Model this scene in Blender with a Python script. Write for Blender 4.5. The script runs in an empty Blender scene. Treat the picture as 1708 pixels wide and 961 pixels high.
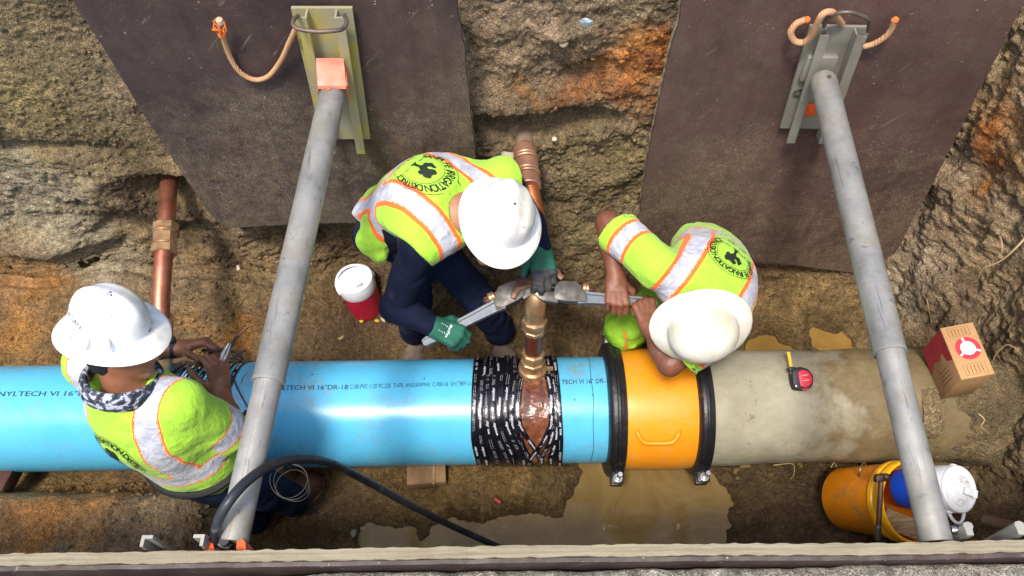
import bpy, bmesh, math, random
import numpy as np
from mathutils import Vector, Matrix
from mathutils.bvhtree import BVHTree

# ---------------------------------------------------------------- camera, world, sun, exposure
sc = bpy.context.scene
COL = sc.collection
CAM = np.array([0.0, -1.38, 3.42])            # held over the trench edge, looking down and north
PITCH, ROLL, FPX = math.radians(33), math.radians(0.9), 1340.0
cd = bpy.data.cameras.new('camera'); cam = bpy.data.objects.new('camera', cd); COL.objects.link(cam)
CM = Matrix.Rotation(PITCH, 4, 'X') @ Matrix.Rotation(-ROLL, 4, 'Z')
cam.matrix_world = Matrix.Translation(Vector(CAM)) @ CM
cd.sensor_width = 36.0; cd.lens = FPX * 36.0 / 1708.0; cd.clip_start = 0.05; cd.clip_end = 500
sc.camera = cam
SUN = Vector((-0.18, -0.40, 1.0)).normalized()
w = bpy.data.worlds.new('World'); sc.world = w; w.use_nodes = True
nt = w.node_tree; bg = nt.nodes['Background']
sky = nt.nodes.new('ShaderNodeTexSky'); sky.sky_type = 'NISHITA'; sky.sun_disc = False
sky.sun_elevation = math.asin(SUN.z); sky.sun_rotation = math.atan2(SUN.x, SUN.y)
sky.air_density = 1.0; sky.dust_density = 3.0; sky.ozone_density = 1.0
nt.links.new(sky.outputs[0], bg.inputs[0]); bg.inputs[1].default_value = 0.15
sl = bpy.data.lights.new('sun', 'SUN'); sl.energy = 2.0; sl.angle = math.radians(9.0); sl.color = (1.0, 0.95, 0.87)
so = bpy.data.objects.new('sun', sl); COL.objects.link(so)
so.rotation_euler = (-SUN).to_track_quat('-Z', 'Y').to_euler()
so.location = (-3, -2, 9)
sc.view_settings.view_transform = 'Standard'; sc.view_settings.look = 'None'
sc.view_settings.gamma = 1.0; sc.view_settings.exposure = 0.98
sc.view_settings.use_curve_mapping = False

# ---------------------------------------------------------------- helpers
R3 = np.array(CM.to_3x3())
def px(x, y, z=None, Y=None, X=None):
    """photo pixel -> the place in the trench it lies on (given one coordinate)"""
    r = R3 @ np.array([(x - 854.0) / FPX, -(y - 480.5) / FPX, -1.0])
    if z is not None: t = (z - CAM[2]) / r[2]
    elif Y is not None: t = (Y - CAM[1]) / r[1]
    else: t = (X - CAM[0]) / r[0]
    return CAM + t * r
def A(*v): return np.array(v, dtype=float)
def nrm(v): v = np.asarray(v, float); return v / (np.linalg.norm(v) + 1e-12)
def lin(r, g, b):
    f = lambda c: (c / 255 / 12.92) if c / 255 <= 0.04045 else ((c / 255 + 0.055) / 1.055) ** 2.4
    return (f(r), f(g), f(b))
def sst(x): x = np.clip(x, 0, 1); return x * x * (3 - 2 * x)

# --- numpy value noise
_rs = np.random.RandomState(7); _T = _rs.rand(64, 64, 64).astype(np.float32)
def vnoise(P, s=1.0, off=0.0):
    q = np.asarray(P) * s + off + 100.0
    i = np.floor(q).astype(np.int64); f = (q - i); f = f * f * (3 - 2 * f); i &= 63; j = (i + 1) & 63
    x0, y0, z0, x1, y1, z1 = i[:, 0], i[:, 1], i[:, 2], j[:, 0], j[:, 1], j[:, 2]
    fx, fy, fz = f[:, 0], f[:, 1], f[:, 2]
    a = _T[x0, y0, z0] * (1 - fx) + _T[x1, y0, z0] * fx; b = _T[x0, y1, z0] * (1 - fx) + _T[x1, y1, z0] * fx
    c = _T[x0, y0, z1] * (1 - fx) + _T[x1, y0, z1] * fx; d = _T[x0, y1, z1] * (1 - fx) + _T[x1, y1, z1] * fx
    return ((a * (1 - fy) + b * fy) * (1 - fz) + (c * (1 - fy) + d * fy) * fz) * 2 - 1
def fbm(P, s, oct=4, off=0.0, gain=0.5):
    t = 0; a = 1.0
    for k in range(oct): t = t + a * vnoise(P, s * 2.03 ** k, off + 17.3 * k); a *= gain
    return t
def ridged(P, s, oct=3, off=0.0):
    t = 0; a = 1.0
    for k in range(oct): t = t + a * (1 - 2 * np.abs(vnoise(P, s * 2.1 ** k, off + 9.1 * k))); a *= 0.5
    return t

# --- objects
WL = {}
def wl(o): return WL.get(o.name, A(0, 0, 0)) if o is not None else A(0, 0, 0)
def thing(name, label, cat, loc, group=None):
    o = bpy.data.objects.new(name, None); COL.objects.link(o); o.location = tuple(loc); o.empty_display_size = 0.1
    WL[o.name] = A(*loc); tagit(o, label, cat, group); return o
def tagit(o, label=None, cat=None, group=None, kind=None):
    if label: o['label'] = label
    if cat: o['category'] = cat
    if group: o['group'] = group
    if kind: o['kind'] = kind
    return o
def obj(name, VF, mat, parent=None, smooth=True, sharp=38, origin=None, attrs=None):
    V, F = VF; V = np.asarray(V, float)
    base = wl(parent) if parent is not None else (A(*origin) if origin is not None else A(0, 0, 0))
    me = bpy.data.meshes.new(name)
    if isinstance(F, np.ndarray):
        F = F.astype(np.int32); n, k = F.shape
        me.vertices.add(len(V)); me.vertices.foreach_set('co', (V - base).astype(np.float32).ravel())
        me.loops.add(n * k); me.loops.foreach_set('vertex_index', F.ravel())
        me.polygons.add(n); me.polygons.foreach_set('loop_start', np.arange(0, n * k, k, dtype=np.int32))
        me.update(calc_edges=True); me.validate()
    else:
        me.from_pydata([tuple(p) for p in (V - base)], [], [tuple(f) for f in F]); me.update()
    if attrs:
        for an, (typ, arr) in attrs.items():
            if typ == 'f':
                at = me.attributes.new(an, 'FLOAT', 'POINT'); at.data.foreach_set('value', np.asarray(arr, np.float32).ravel())
            else:
                at = me.attributes.new(an, 'FLOAT_COLOR', 'POINT')
                c = np.ones((len(V), 4), np.float32); c[:, :3] = arr; at.data.foreach_set('color', c.ravel())
    if smooth:
        me.polygons.foreach_set('use_smooth', np.ones(len(me.polygons), dtype=bool))
        if sharp: me.set_sharp_from_angle(angle=math.radians(sharp))
    if mat: me.materials.append(mat)
    stuffy = any(k in name for k in ('lettering', 'fine_print', 'emblem_tree', 'print_frame', 'emblem_ring', 'frayed'))
    o = bpy.data.objects.new(name, me); COL.objects.link(o)
    if stuffy: o['kind'] = 'stuff'
    if parent is not None: o.parent = parent; WL[o.name] = base
    else: o.location = tuple(base); WL[o.name] = base
    return o

# --- shapes: each gives (V, F) in world coordinates
def join(*vfs):
    V = []; F = []; n = 0
    for v, f in vfs:
        V.append(np.asarray(v, float)); F += [tuple(int(i) + n for i in q) for q in f]; n += len(v)
    return np.concatenate(V), F
def basis(d):
    d = nrm(d); a = A(0, 0, 1) if abs(d[2]) < 0.9 else A(1, 0, 0)
    x = nrm(np.cross(a, d)); return x, np.cross(d, x), d
def tube(pts, r, seg=12, cap=True, close=False):
    P = np.asarray(pts, float); n = len(P); r = np.broadcast_to(np.asarray(r, float), (n,))
    T = np.gradient(P, axis=0)
    if close: T = np.roll(P, -1, 0) - np.roll(P, 1, 0)
    T = T / (np.linalg.norm(T, axis=1)[:, None] + 1e-12)
    x = basis(T[0])[0]; V = []; F = []
    for i in range(n):
        x = nrm(x - T[i] * (x @ T[i])); y = np.cross(T[i], x)
        for k in range(seg):
            a = 2 * math.pi * k / seg; V.append(P[i] + r[i] * (x * math.cos(a) + y * math.sin(a)))
    for i in range(n - 1 + (1 if close else 0)):
        for k in range(seg):
            a, b = i * seg + k, i * seg + (k + 1) % seg; c, d = ((i + 1) % n) * seg + (k + 1) % seg, ((i + 1) % n) * seg + k
            F.append((a, b, c, d))
    if cap and not close: F.append(tuple(range(seg - 1, -1, -1))); F.append(tuple((n - 1) * seg + k for k in range(seg)))
    return np.array(V), F
def spline(pts, n=8):
    P = [np.asarray(p, float) for p in pts]; P = [2 * P[0] - P[1]] + P + [2 * P[-1] - P[-2]]; out = []
    for i in range(1, len(P) - 2):
        for k in range(n):
            t = k / n; a, b, c, d = P[i - 1], P[i], P[i + 1], P[i + 2]
            out.append(0.5 * (2 * b + (c - a) * t + (2 * a - 5 * b + 4 * c - d) * t * t + (3 * b - a - 3 * c + d) * t ** 3))
    out.append(P[-2]); return np.array(out)
def lathe(prof, base, axis, seg=32, xax=None, ell=1.0, ring=False):
    """prof: list of (radius, height along axis)"""
    x, y, d = basis(axis)
    if xax is not None: x = nrm(np.asarray(xax) - d * (np.asarray(xax) @ d)); y = np.cross(d, x)
    base = np.asarray(base, float); V = []; F = []; n = len(prof)
    for r, h in prof:
        for k in range(seg):
            a = 2 * math.pi * k / seg; V.append(base + d * h + max(r, 1e-5) * (x * math.cos(a) + ell * y * math.sin(a)))
    for i in range(n - 1):
        for k in range(seg):
            a, b = i * seg + k, i * seg + (k + 1) % seg; F.append((a, b, b + seg, a + seg))
    if ring:
        for k in range(seg): F.append(((n - 1) * seg + k, (n - 1) * seg + (k + 1) % seg, (k + 1) % seg, k))
        return np.array(V), F
    if prof[0][0] > 1e-4: F.append(tuple(range(seg - 1, -1, -1)))
    if prof[-1][0] > 1e-4: F.append(tuple((n - 1) * seg + k for k in range(seg)))
    return np.array(V), F
def box(c, dims, axes=None, bev=0.0, seg=2):
    bm = bmesh.new(); bmesh.ops.create_cube(bm, size=1.0)
    for v in bm.verts: v.co = Vector((v.co.x * dims[0], v.co.y * dims[1], v.co.z * dims[2]))
    if bev > 0: bmesh.ops.bevel(bm, geom=list(bm.edges), offset=bev, segments=seg, affect='EDGES', profile=0.5)
    V = np.array([v.co[:] for v in bm.verts]); bm.verts.index_update(); F = [tuple(v.index for v in f.verts) for f in bm.faces]; bm.free()
    if axes is not None: V = V @ np.array([nrm(a) for a in axes])
    return V + np.asarray(c, float), F
def prism(poly, t0, t1, o, ax, ay, bev=0.0):
    """polygon in (ax, ay) plane extruded along ax x ay from t0 to t1"""
    ax = nrm(ax); ay = nrm(np.asarray(ay) - ax * (np.asarray(ay) @ ax)); n = np.cross(ax, ay); k = len(poly)
    bm = bmesh.new()
    lo = [bm.verts.new((p[0], p[1], t0)) for p in poly]; hi = [bm.verts.new((p[0], p[1], t1)) for p in poly]
    bm.faces.new(lo[::-1]); bm.faces.new(hi)
    for i in range(k): bm.faces.new((lo[i], lo[(i + 1) % k], hi[(i + 1) % k], hi[i]))
    bmesh.ops.recalc_face_normals(bm, faces=bm.faces)
    if bev > 0: bmesh.ops.bevel(bm, geom=list(bm.edges), offset=bev, segments=2, affect='EDGES', profile=0.5)
    bm.verts.index_update(); V = np.array([v.co[:] for v in bm.verts]); F = [tuple(v.index for v in f.verts) for f in bm.faces]; bm.free()
    return np.asarray(o, float) + V[:, :1] * ax + V[:, 1:2] * ay + V[:, 2:3] * n, F
def rock(c, r, seed, flat=0.7, sub=2):
    bm = bmesh.new(); bmesh.ops.create_icosphere(bm, subdivisions=sub, radius=1.0); rs = np.random.RandomState(seed)
    V = np.array([v.co[:] for v in bm.verts]); F = [tuple(v.index for v in f.verts) for f in bm.faces]; bm.free()
    V = V * (1 + 0.30 * fbm(V + seed * 3.1, 1.3, 3)[:, None]); sc_ = A(1, rs.uniform(.6, 1), flat * rs.uniform(.7, 1.1))
    a = rs.uniform(0, 6.28); Rm = np.array([[math.cos(a), -math.sin(a), 0], [math.sin(a), math.cos(a), 0], [0, 0, 1]])
    return (V * sc_ * r) @ Rm.T + np.asarray(c), F

# --- text as flat meshes (x right, y up)
_TC = {}
def glyphs(s, size=1.0, bold=0.0):
    key = (s, bold)
    if key not in _TC:
        cu = bpy.data.curves.new('t', 'FONT'); cu.body = s; cu.size = 1.0; cu.offset = bold; cu.resolution_u = 3; cu.fill_mode = 'FRONT'
        o = bpy.data.objects.new('t', cu); COL.objects.link(o)
        bpy.context.view_layer.update()
        dg = bpy.context.evaluated_depsgraph_get(); me = bpy.data.meshes.new_from_object(o.evaluated_get(dg))
        V = np.array([v.co[:] for v in me.vertices]).reshape(-1, 3)[:, :2]; F = [tuple(p.vertices) for p in me.polygons]
        bpy.data.objects.remove(o); bpy.data.curves.remove(cu); bpy.data.meshes.remove(me); _TC[key] = (V, F)
    V, F = _TC[key]; return V * size, F
def text_line(s, size, bold=0.0, sx=1.0):
    V, F = glyphs(s, size, bold); V = V * A(sx, 1.0); return V, F
def text_arc(s, size, radius, a_mid, spread=None, bold=0.0):
    """letters standing on a circle, reading clockwise round its top (angle from +x, ccw)"""
    ws = []
    for ch in s: ws.append(0.32 * size if ch == ' ' else (glyphs(ch, size, bold)[0][:, 0].max() + 0.10 * size))
    tot = sum(ws); arc = spread if spread else tot / radius; k = arc * radius / tot
    pos = 0; out = []
    for ch, wd in zip(s, ws):
        mid = (pos + wd / 2) * k / radius; pos += wd
        if ch == ' ': continue
        V, F = glyphs(ch, size, bold); V = V - A((wd - 0.10 * size) / 2, 0); a = a_mid + arc / 2 - mid - math.pi / 2
        c, s_ = math.cos(a), math.sin(a); W = np.stack([V[:, 0] * c - (V[:, 1] + radius) * s_, V[:, 0] * s_ + (V[:, 1] + radius) * c], 1)
        out.append((W, F))
    return join2(out)
def join2(vfs):
    V = []; F = []; n = 0
    for v, f in vfs:
        V.append(v); F += [tuple(i + n for i in q) for q in f]; n += len(v)
    return np.concatenate(V), F
def ring2(r0, r1, n=72, a0=0, a1=2 * math.pi):
    V = []; F = []
    for i in range(n + 1):
        a = a0 + (a1 - a0) * i / n; V += [(r0 * math.cos(a), r0 * math.sin(a)), (r1 * math.cos(a), r1 * math.sin(a))]
    for i in range(n): F.append((2 * i, 2 * i + 1, 2 * i + 3, 2 * i + 2))
    return np.array(V), F
def bvh_of(o):
    me = o.data; b = WL.get(o.name, A(0, 0, 0))
    V = np.zeros(len(me.vertices) * 3, np.float32); me.vertices.foreach_get('co', V); V = V.reshape(-1, 3) + b
    return BVHTree.FromPolygons([tuple(p) for p in V], [tuple(p.vertices) for p in me.polygons])
def project(VF2, bvh, o, ax, ay, depth=0.4, lift=0.0015):
    """lay a flat mesh on a surface, cast along -(ax x ay); misses are dropped"""
    V2, F = VF2; ax = nrm(ax); ay = nrm(np.asarray(ay) - ax * (np.asarray(ay) @ ax)); n = np.cross(ax, ay); out = []; ok = []
    for p in V2:
        q = np.asarray(o) + ax * p[0] + ay * p[1] + n * depth
        h = bvh.ray_cast(Vector(q), Vector(-n), depth * 2.5)
        if h[0] is None: out.append(q); ok.append(False)
        else:
            nn = np.array(h[1]); nn = nn if nn @ n > 0 else -nn
            out.append(np.array(h[0]) + (nn * 0.6 + n * 0.4) * lift); ok.append((nn @ n) > 0.05)
    return np.array(out), [f for f in F if all(ok[i] for i in f)]

# --- materials
class N:
    def __init__(s, name):
        s.m = bpy.data.materials.new(name); s.m.use_nodes = True; s.t = s.m.node_tree; s.b = s.t.nodes['Principled BSDF']
        s.co = s.t.nodes.new('ShaderNodeTexCoord').outputs['Object']
    def n(s, typ, **k):
        x = s.t.nodes.new(typ)
        for a, b in k.items(): setattr(x, a, b)
        return x
    def l(s, a, b): s.t.links.new(a, b)
    def noise(s, scale, detail=4, rough=0.55, vec=None, dist=0.0):
        x = s.n('ShaderNodeTexNoise'); x.inputs['Scale'].default_value = scale; x.inputs['Detail'].default_value = detail
        x.inputs['Roughness'].default_value = rough; x.inputs['Distortion'].default_value = dist; s.l(vec or s.co, x.inputs['Vector']); return x.outputs['Fac']
    def voro(s, scale, vec=None, feat='F1'):
        x = s.n('ShaderNodeTexVoronoi'); x.feature = feat; x.inputs['Scale'].default_value = scale; s.l(vec or s.co, x.inputs['Vector']); return x.outputs['Distance']
    def ramp(s, fac, stops):
        x = s.n('ShaderNodeValToRGB'); e = x.color_ramp.elements
        while len(e) < len(stops): e.new(0.5)
        for i, (p, c) in enumerate(stops):
            e[i].position = p; e[i].color = (*c, 1) if not isinstance(c, (int, float)) else (c, c, c, 1)
        s.l(fac, x.inputs[0]); return x.outputs[0]
    def mix(s, fac, a, b, mode='MIX'):
        x = s.n('ShaderNodeMix'); x.data_type = 'RGBA'; x.blend_type = mode
        for sock, v in ((x.inputs[0], fac), (x.inputs[6], a), (x.inputs[7], b)):
            if hasattr(v, 'is_output'): s.l(v, sock)
            elif isinstance(v, (int, float)): sock.default_value = v
            else: sock.default_value = (*v, 1)
        return x.outputs[2]
    def math(s, op, a, b=0.0, c=None):
        x = s.n('ShaderNodeMath'); x.operation = op
        for i, v in enumerate((a, b) + ((c,) if c is not None else ())):
            if hasattr(v, 'is_output'): s.l(v, x.inputs[i])
            else: x.inputs[i].default_value = v
        return x.outputs[0]
    def attr(s, name, out='Fac'):
        x = s.n('ShaderNodeAttribute'); x.attribute_name = name; return x.outputs[out]
    def scaled(s, sx, sy, sz):
        x = s.n('ShaderNodeMapping'); x.inputs['Scale'].default_value = (sx, sy, sz); s.l(s.co, x.inputs[0]); return x.outputs[0]
    def set(s, k, v):
        if hasattr(v, 'is_output'): s.l(v, s.b.inputs[k])
        elif isinstance(v, tuple): s.b.inputs[k].default_value = (*v, 1) if len(s.b.inputs[k].default_value) == 4 else v
        else: s.b.inputs[k].default_value = v
    def bump(s, h, dist=0.002, strength=1.0, chain=None):
        x = s.n('ShaderNodeBump'); x.inputs['Distance'].default_value = dist; x.inputs['Strength'].default_value = strength; s.l(h, x.inputs['Height'])
        if chain is not None: s.l(chain, x.inputs['Normal'])
        s.l(x.outputs[0], s.b.inputs['Normal']); return x.outputs[0]
def simple(name, col, rough=0.5, metal=0.0, var=0.25, scale=14, bump=0.0006, bscale=60, spec=0.5, dirt=None, dirt_amt=0.0, dscale=7):
    """base colour with a mottled tone, optional dried-mud patches, fine relief"""
    M = N(name); f = M.noise(scale, 5)
    c = M.ramp(f, [(0.3, tuple(x * (1 - var) for x in col)), (0.7, tuple(min(1, x * (1 + var * 0.6)) for x in col))])
    r = M.ramp(M.noise(scale * 1.7, 4), [(0.3, max(0, rough - 0.1)), (0.75, min(1, rough + 0.12))])
    if dirt is not None:
        d = M.ramp(M.noise(dscale, 6, 0.65), [(0.62 - dirt_amt * 0.35, 0.0), (0.80 - dirt_amt * 0.25, 1.0)])
        c = M.mix(d, c, dirt); r = M.mix(d, r, (0.8, 0.8, 0.8)); M.set('Metallic', M.math('MULTIPLY', M.math('SUBTRACT', 1.0, d), metal))
    else: M.set('Metallic', metal)
    M.set('Base Color', c); M.set('Roughness', r); M.set('Specular IOR Level', spec)
    if bump: M.bump(M.noise(bscale, 4), bump)
    return M.m
# ---------------------------------------------------------------- the trench: floor, walls, ground
PIPE_Y, PIPE_Z, PIPE_R = 0.03, 0.30, 0.221
WATER_Z = 0.012
def gauss(P, c, r): return np.exp(-((P - c) ** 2).sum(1) / (r * r))
def gauss3(P, c, r): return np.exp(-(((P - c) / r) ** 2).sum(1))
OCH, RUST, OLIVE, GREY, DARK, TAN = lin(160, 116, 58), lin(140, 90, 46), lin(128, 115, 80), lin(158, 149, 120), lin(84, 70, 50), lin(152, 133, 98)
WALL = lin(143, 126, 95); FLOOR = lin(120, 101, 66)
wallp = lambda x, y: px(x, y, Y=0.80)
floorp = lambda x, y: px(x, y, z=0.08)
endp = lambda x, y: px(x, y, X=1.93)
# real changes of clay to ochre, rusty or pale; also dark browns, several in hollows
PATCH = []
def patch(p, r, col, s=1.0): PATCH.append((np.asarray(p), r, np.array(col), s))
for x, y, r in ((20, 520, .20), (75, 470, .15), (60, 575, .14), (90, 540, .18), (0, 600, .2)): patch(px(x, y, Y=.62), r, OCH, 1.0)
for x, y, r in ((385, 470, .07), (395, 550, .09), (345, 575, .09), (300, 560, .05), (640, 520, .03)): patch(px(x, y, z=.25), r, OCH, .9)
for x, y, r in ((60, 330, .22), (150, 430, .16), (30, 300, .2), (120, 390, .15), (220, 440, .12)): patch(wallp(x, y), r, GREY, .85)
for x, y, r in ((230, 340, .14), (300, 330, .12), (330, 400, .18), (210, 260, .14), (540, 400, .2)): patch(wallp(x, y), r, DARK, .85)
for x, y, r in ((60, 100, .3), (140, 200, .2), (60, 210, .2)): patch(wallp(x, y), r, OLIVE, .7)
for x, y, r in ((830, 60, .2), (900, 40, .15)): patch(wallp(x, y), r, TAN, .5)
for x, y, r in ((850, 172, .045), (815, 180, .045), (890, 160, .045), (935, 155, .04)): patch(wallp(x, y), r, OCH, 1.0)
for x, y, r in ((1060, 120, .12), (1070, 100, .09), (1030, 130, .07)): patch(wallp(x, y), r, lin(186, 126, 58), 1.0)
for x, y, r in ((1050, 150, .085), (1080, 170, .08), (1000, 150, .05), (960, 140, .06), (1110, 60, .06)): patch(wallp(x, y), r, RUST, .95)
for x, y, r in ((830, 205, .12), (900, 205, .12), (960, 195, .10), (980, 90, .1)): patch(wallp(x, y), r, DARK, .8)
for x, y, r in ((940, 260, .2), (1000, 300, .25), (960, 380, .2)): patch(wallp(x, y), r, OLIVE, .8)
for x, y, r in ((1660, 190, .09), (1680, 240, .09), (1670, 150, .07), (1690, 60, .08), (1700, 310, .08), (1650, 270, .05)): patch(px(x, y, Y=.62), r, RUST, .95)
for x, y, r in ((1680, 300, .06), (1620, 180, .05), (1700, 120, .06)): patch(px(x, y, Y=.62), r, lin(176, 122, 52), .9)
for x, y, r in ((1700, 480, .2), (1590, 430, .25), (1690, 380, .14), (1560, 350, .14)): patch(px(x, y, Y=.6), r, TAN, .6)
for x, y, r in ((1530, 480, .12), (1560, 520, .1), (1510, 430, .1)): patch(px(x, y, Y=.6), r, GREY, .7)
for x, y, r in ((1630, 480, .09), (1670, 560, .1), (1690, 690, .12), (1650, 820, .2)): patch(endp(x, y), r, DARK, .7)
for x, y, r in ((40, 830, .2), (120, 850, .22), (190, 800, .15), (230, 830, .14), (100, 890, .16), (150, 910, .1)): patch(px(x, y, z=.3), r, OCH, .62)
for x, y, r in ((230, 870, .12), (300, 880, .14), (10, 880, .1)): patch(px(x, y, z=.35), r, OLIVE, .8)
for x, y, r in ((650, 570, .25), (800, 570, .25), (980, 560, .25), (760, 520, .2), (560, 560, .14)): patch(px(x, y, z=.05), r, lin(84, 68, 46), .7)
for x, y, r in ((560, 880, .25), (640, 840, .2), (500, 900, .2)): patch(floorp(x, y), r, lin(96, 78, 50), .6)
for x, y, r in ((760, 830, .2), (900, 800, .14), (850, 850, .14)): patch(floorp(x, y), r, lin(120, 98, 54), .8)
for x, y, r in ((1300, 850, .25), (1420, 900, .3), (1350, 800, .2)): patch(floorp(x, y), r, lin(98, 80, 52), .6)
def soil_colour(P):
    n = fbm(P, 2.2, 4); n2 = fbm(P, 9, 4, 31); n3 = fbm(P, 38, 3, 77)
    t = sst((P[:, 2] - 0.15) / 0.5)[:, None]
    c = np.array(FLOOR) * (1 - t) + np.array(WALL) * t
    c = c * (1 + 0.30 * n[:, None])
    W = P + 0.10 * np.stack([fbm(P, 6, 3, 5), fbm(P, 6, 3, 55), fbm(P, 6, 3, 95)], 1)
    for p, r, col, s in PATCH:
        near = np.nonzero(np.abs(W - p).max(1) < r * 2.2)[0]
        if not len(near): continue
        k = np.clip(s * 1.25 * np.exp(-((W[near] - p) ** 2).sum(1) / (r * r)) + 0.25 * n2[near] * np.exp(-((W[near] - p) ** 2).sum(1) / (2 * r * r)), 0, 1)[:, None]
        c[near] = c[near] * (1 - k) + col * k
    c = c * (1 + 0.26 * n2[:, None] + 0.20 * n3[:, None])
    c[:, 2] *= (1 - 0.12 * n); return np.clip(c * A(1.20, 1.12, 1.15), 0.014, 0.7)
def S1(x, a, b): return sst((x - a) / (b - a))
POOL = [(px(625, 900, z=0), .11), (px(680, 905, z=0), .13), (px(745, 905, z=0), .14), (px(820, 915, z=0), .15), (px(860, 905, z=0), .13), (px(900, 905, z=0), .15), (px(980, 890, z=0), .17), (px(1000, 830, z=0), .14), (px(1030, 790, z=0), .15), (px(1090, 830, z=0), .19),
        (px(1120, 880, z=0), .2), (px(1170, 850, z=0), .14), (px(1060, 910, z=0), .18), (px(1180, 905, z=0), .12), (px(1000, 770, z=0), .12), (px(1120, 780, z=0), .16),
        (px(1365, 545, z=0.0), .13), (px(1405, 552, z=0.0), .13), (px(1435, 570, z=0.0), .10), (px(1270, 572, z=0.0), .12), (px(1310, 580, z=0.0), .08)]
def floor_h(P):
    x, y = P[:, 0], P[:, 1]; Q = np.stack([x, y, 0 * x], 1)
    h = 0.045 + 0.035 * fbm(Q, 2.6, 4, 3)
    h += 0.34 * S1(-x, 1.02, 1.22) * S1(-y, .20, .40) + 0.10 * S1(-x, 0.9, 1.1) * S1(-y, .1, .3) # bench of soil left on the near side
    h += 0.20 * S1(-x, .75, 1.5) * S1(y, .15, .7) + .10 * S1(y, .45, .72) + 0.08 * S1(-x, .3, .7) * S1(y, .3, .6)
    h -= .14 * gauss(Q, A(-.71, .67, 0), .17)
    h += 0.085 * gauss(Q, A(*px(815, 825, z=0)[:2], 0), .20) + .06 * gauss(Q, A(*px(900, 800, z=0)[:2], 0), .12)
    h += 0.05 * S1(x, .92, 1.2) * S1(-y, .1, .3) + .05 * gauss(Q, A(.25, .45, 0), .25)
    wob = 0.03 * fbm(Q, 5, 4, 9)
    d = np.full(len(x), 9.0)
    for c, r in POOL:
        e = np.hypot(x - c[0], y - c[1]) - r; hh = np.clip(.5 + .5 * (e - d) / .10, 0, 1); d = e + (d - e) * hh - .10 * hh * (1 - hh)
    d = d + wob + .018 + .012 * fbm(Q, 30, 2, 19)
    k = sst((0.02 - d) / 0.09)
    return h * (1 - k) + (WATER_Z - 0.035) * k
# profile across the trench (y, z): near ground, near wall, floor, far wall, far ground
prof = [(-9, 1.46), (-4, 1.46), (-2.0, 1.46), (-1.2, 1.50), (-.945, 1.50), (-.935, 1.44), (-.96, .9), (-.95, .3), (-.92, .12), (-.84, .03), (-.7, 0.0), (0, 0.0), (.5, 0.0), (.66, .04), (.755, .16), (.80, .36), (.815, .8), (.83, 1.3), (.85, 1.86), (.90, 1.98), (1.1, 2.03), (3, 2.06), (9, 2.06)]
step = [1.6, .3, .05, .02, .012, .012, .02, .02, .012, .009, .0065, .0065, .0065, .0065, .0065, .0065, .0065, .0065, .008, .02, .06, .6]
row = []
for i in range(len(prof) - 1):
    a, b = A(*prof[i]), A(*prof[i + 1]); n = max(1, int(np.linalg.norm(b - a) / step[i]))
    for k in range(n): row.append(a + (b - a) * k / n)
row.append(A(*prof[-1])); row = np.array(row)
for _ in range(60):                                   # soften the corners of the fine part
    sm = row.copy(); sm[1:-1] = 0.25 * row[:-2] + 0.5 * row[1:-1] + 0.25 * row[2:]
    fine = (np.abs(row[:, 0]) < 1.0); row[fine] = sm[fine]
tn = np.gradient(row, axis=0); tn /= np.linalg.norm(tn, axis=1)[:, None]; nrm2 = np.stack([-tn[:, 1], tn[:, 0]], 1)   # points into the trench / up
xs = np.concatenate([np.linspace(-9, -2.6, 12)[:-1], np.arange(-2.6, -1.95, .012), np.arange(-1.95, 2.3, .0065), np.linspace(2.3, 9, 14)])
NX, NS = len(xs), len(row)
X = np.repeat(xs, NS); Yp = np.tile(row[:, 0], NX); Zp = np.tile(row[:, 1], NX); Nn = np.tile(nrm2, (NX, 1))
P0 = np.stack([X, Yp, Zp], 1)
act = (np.abs(X) < 2.6) & (np.abs(Yp) < 1.3)
Pa = P0[act]; Na = np.stack([np.zeros(act.sum()), Nn[act, 0], Nn[act, 1]], 1)
flat = Na[:, 2] * (Pa[:, 2] < .3)                     # how much this is floor
up = np.clip(flat, 0, 1)
lumps = 0.036 * fbm(Pa, 2.4, 3, 2) + 0.010 * ridged(Pa * A(1, 1, 1.3), 5.5, 3, 8) + .010 * fbm(Pa, 9, 3, 88) - .012
calm = 1 - .6 * S1(-Pa[:, 0], .4, .9) * S1(Pa[:, 2], .75, 1.05)
lumps = lumps * (.55 + .45 * calm)
lumps += calm * (0.010 * fbm(Pa, 17, 3, 21) * (1 + .8 * vnoise(Pa, 4, 3)) + 0.0055 * ridged(Pa, 34, 3, 44)) + .0055 * fbm(Pa, 95, 2, 12)
amp = 1 - 0.48 * up
ground = S1(Pa[:, 2], 1.44, 1.48) * (Pa[:, 1] < -.9)
amp = amp * (1 - .75 * ground)
nearw = (Pa[:, 1] < -.88) & (Pa[:, 2] < 1.44)
disp = lumps * amp
disp[nearw] *= 0.3
# hollows and ledges dug into the far wall
def dent(c, r, a):
    global disp
    disp = disp + a * gauss3(Pa, np.asarray(c), np.asarray(r))
dent(px(875, 208, Y=.82), (.16, .3, .055), -.16); dent(px(960, 205, Y=.82), (.14, .3, .04), -.09); dent(px(870, 172, Y=.82), (.22, .3, .05), +.05)
dent(px(290, 322, Y=.82), (.13, .3, .09), -.20); dent(px(290, 280, Y=.82), (.2, .3, .05), +.05); dent(px(215, 375, Y=.82), (.13, .3, .1), -.10)
dent((-.72, .8, .2), (.16, .4, .22), -.10); dent(px(320, 400, Y=.80), (.15, .3, .10), -.07); dent(px(80, 400, Y=.82), (.25, .3, .06), +.05); dent(px(150, 350, Y=.8), (.1, .3, .03), -.05)
dent(px(60, 250, Y=.82), (.3, .3, .03), -.04); dent(px(980, 130, Y=.82), (.12, .3, .05), -.06); dent(px(930, 60, Y=.82), (.1, .3, .03), +.04)
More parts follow.
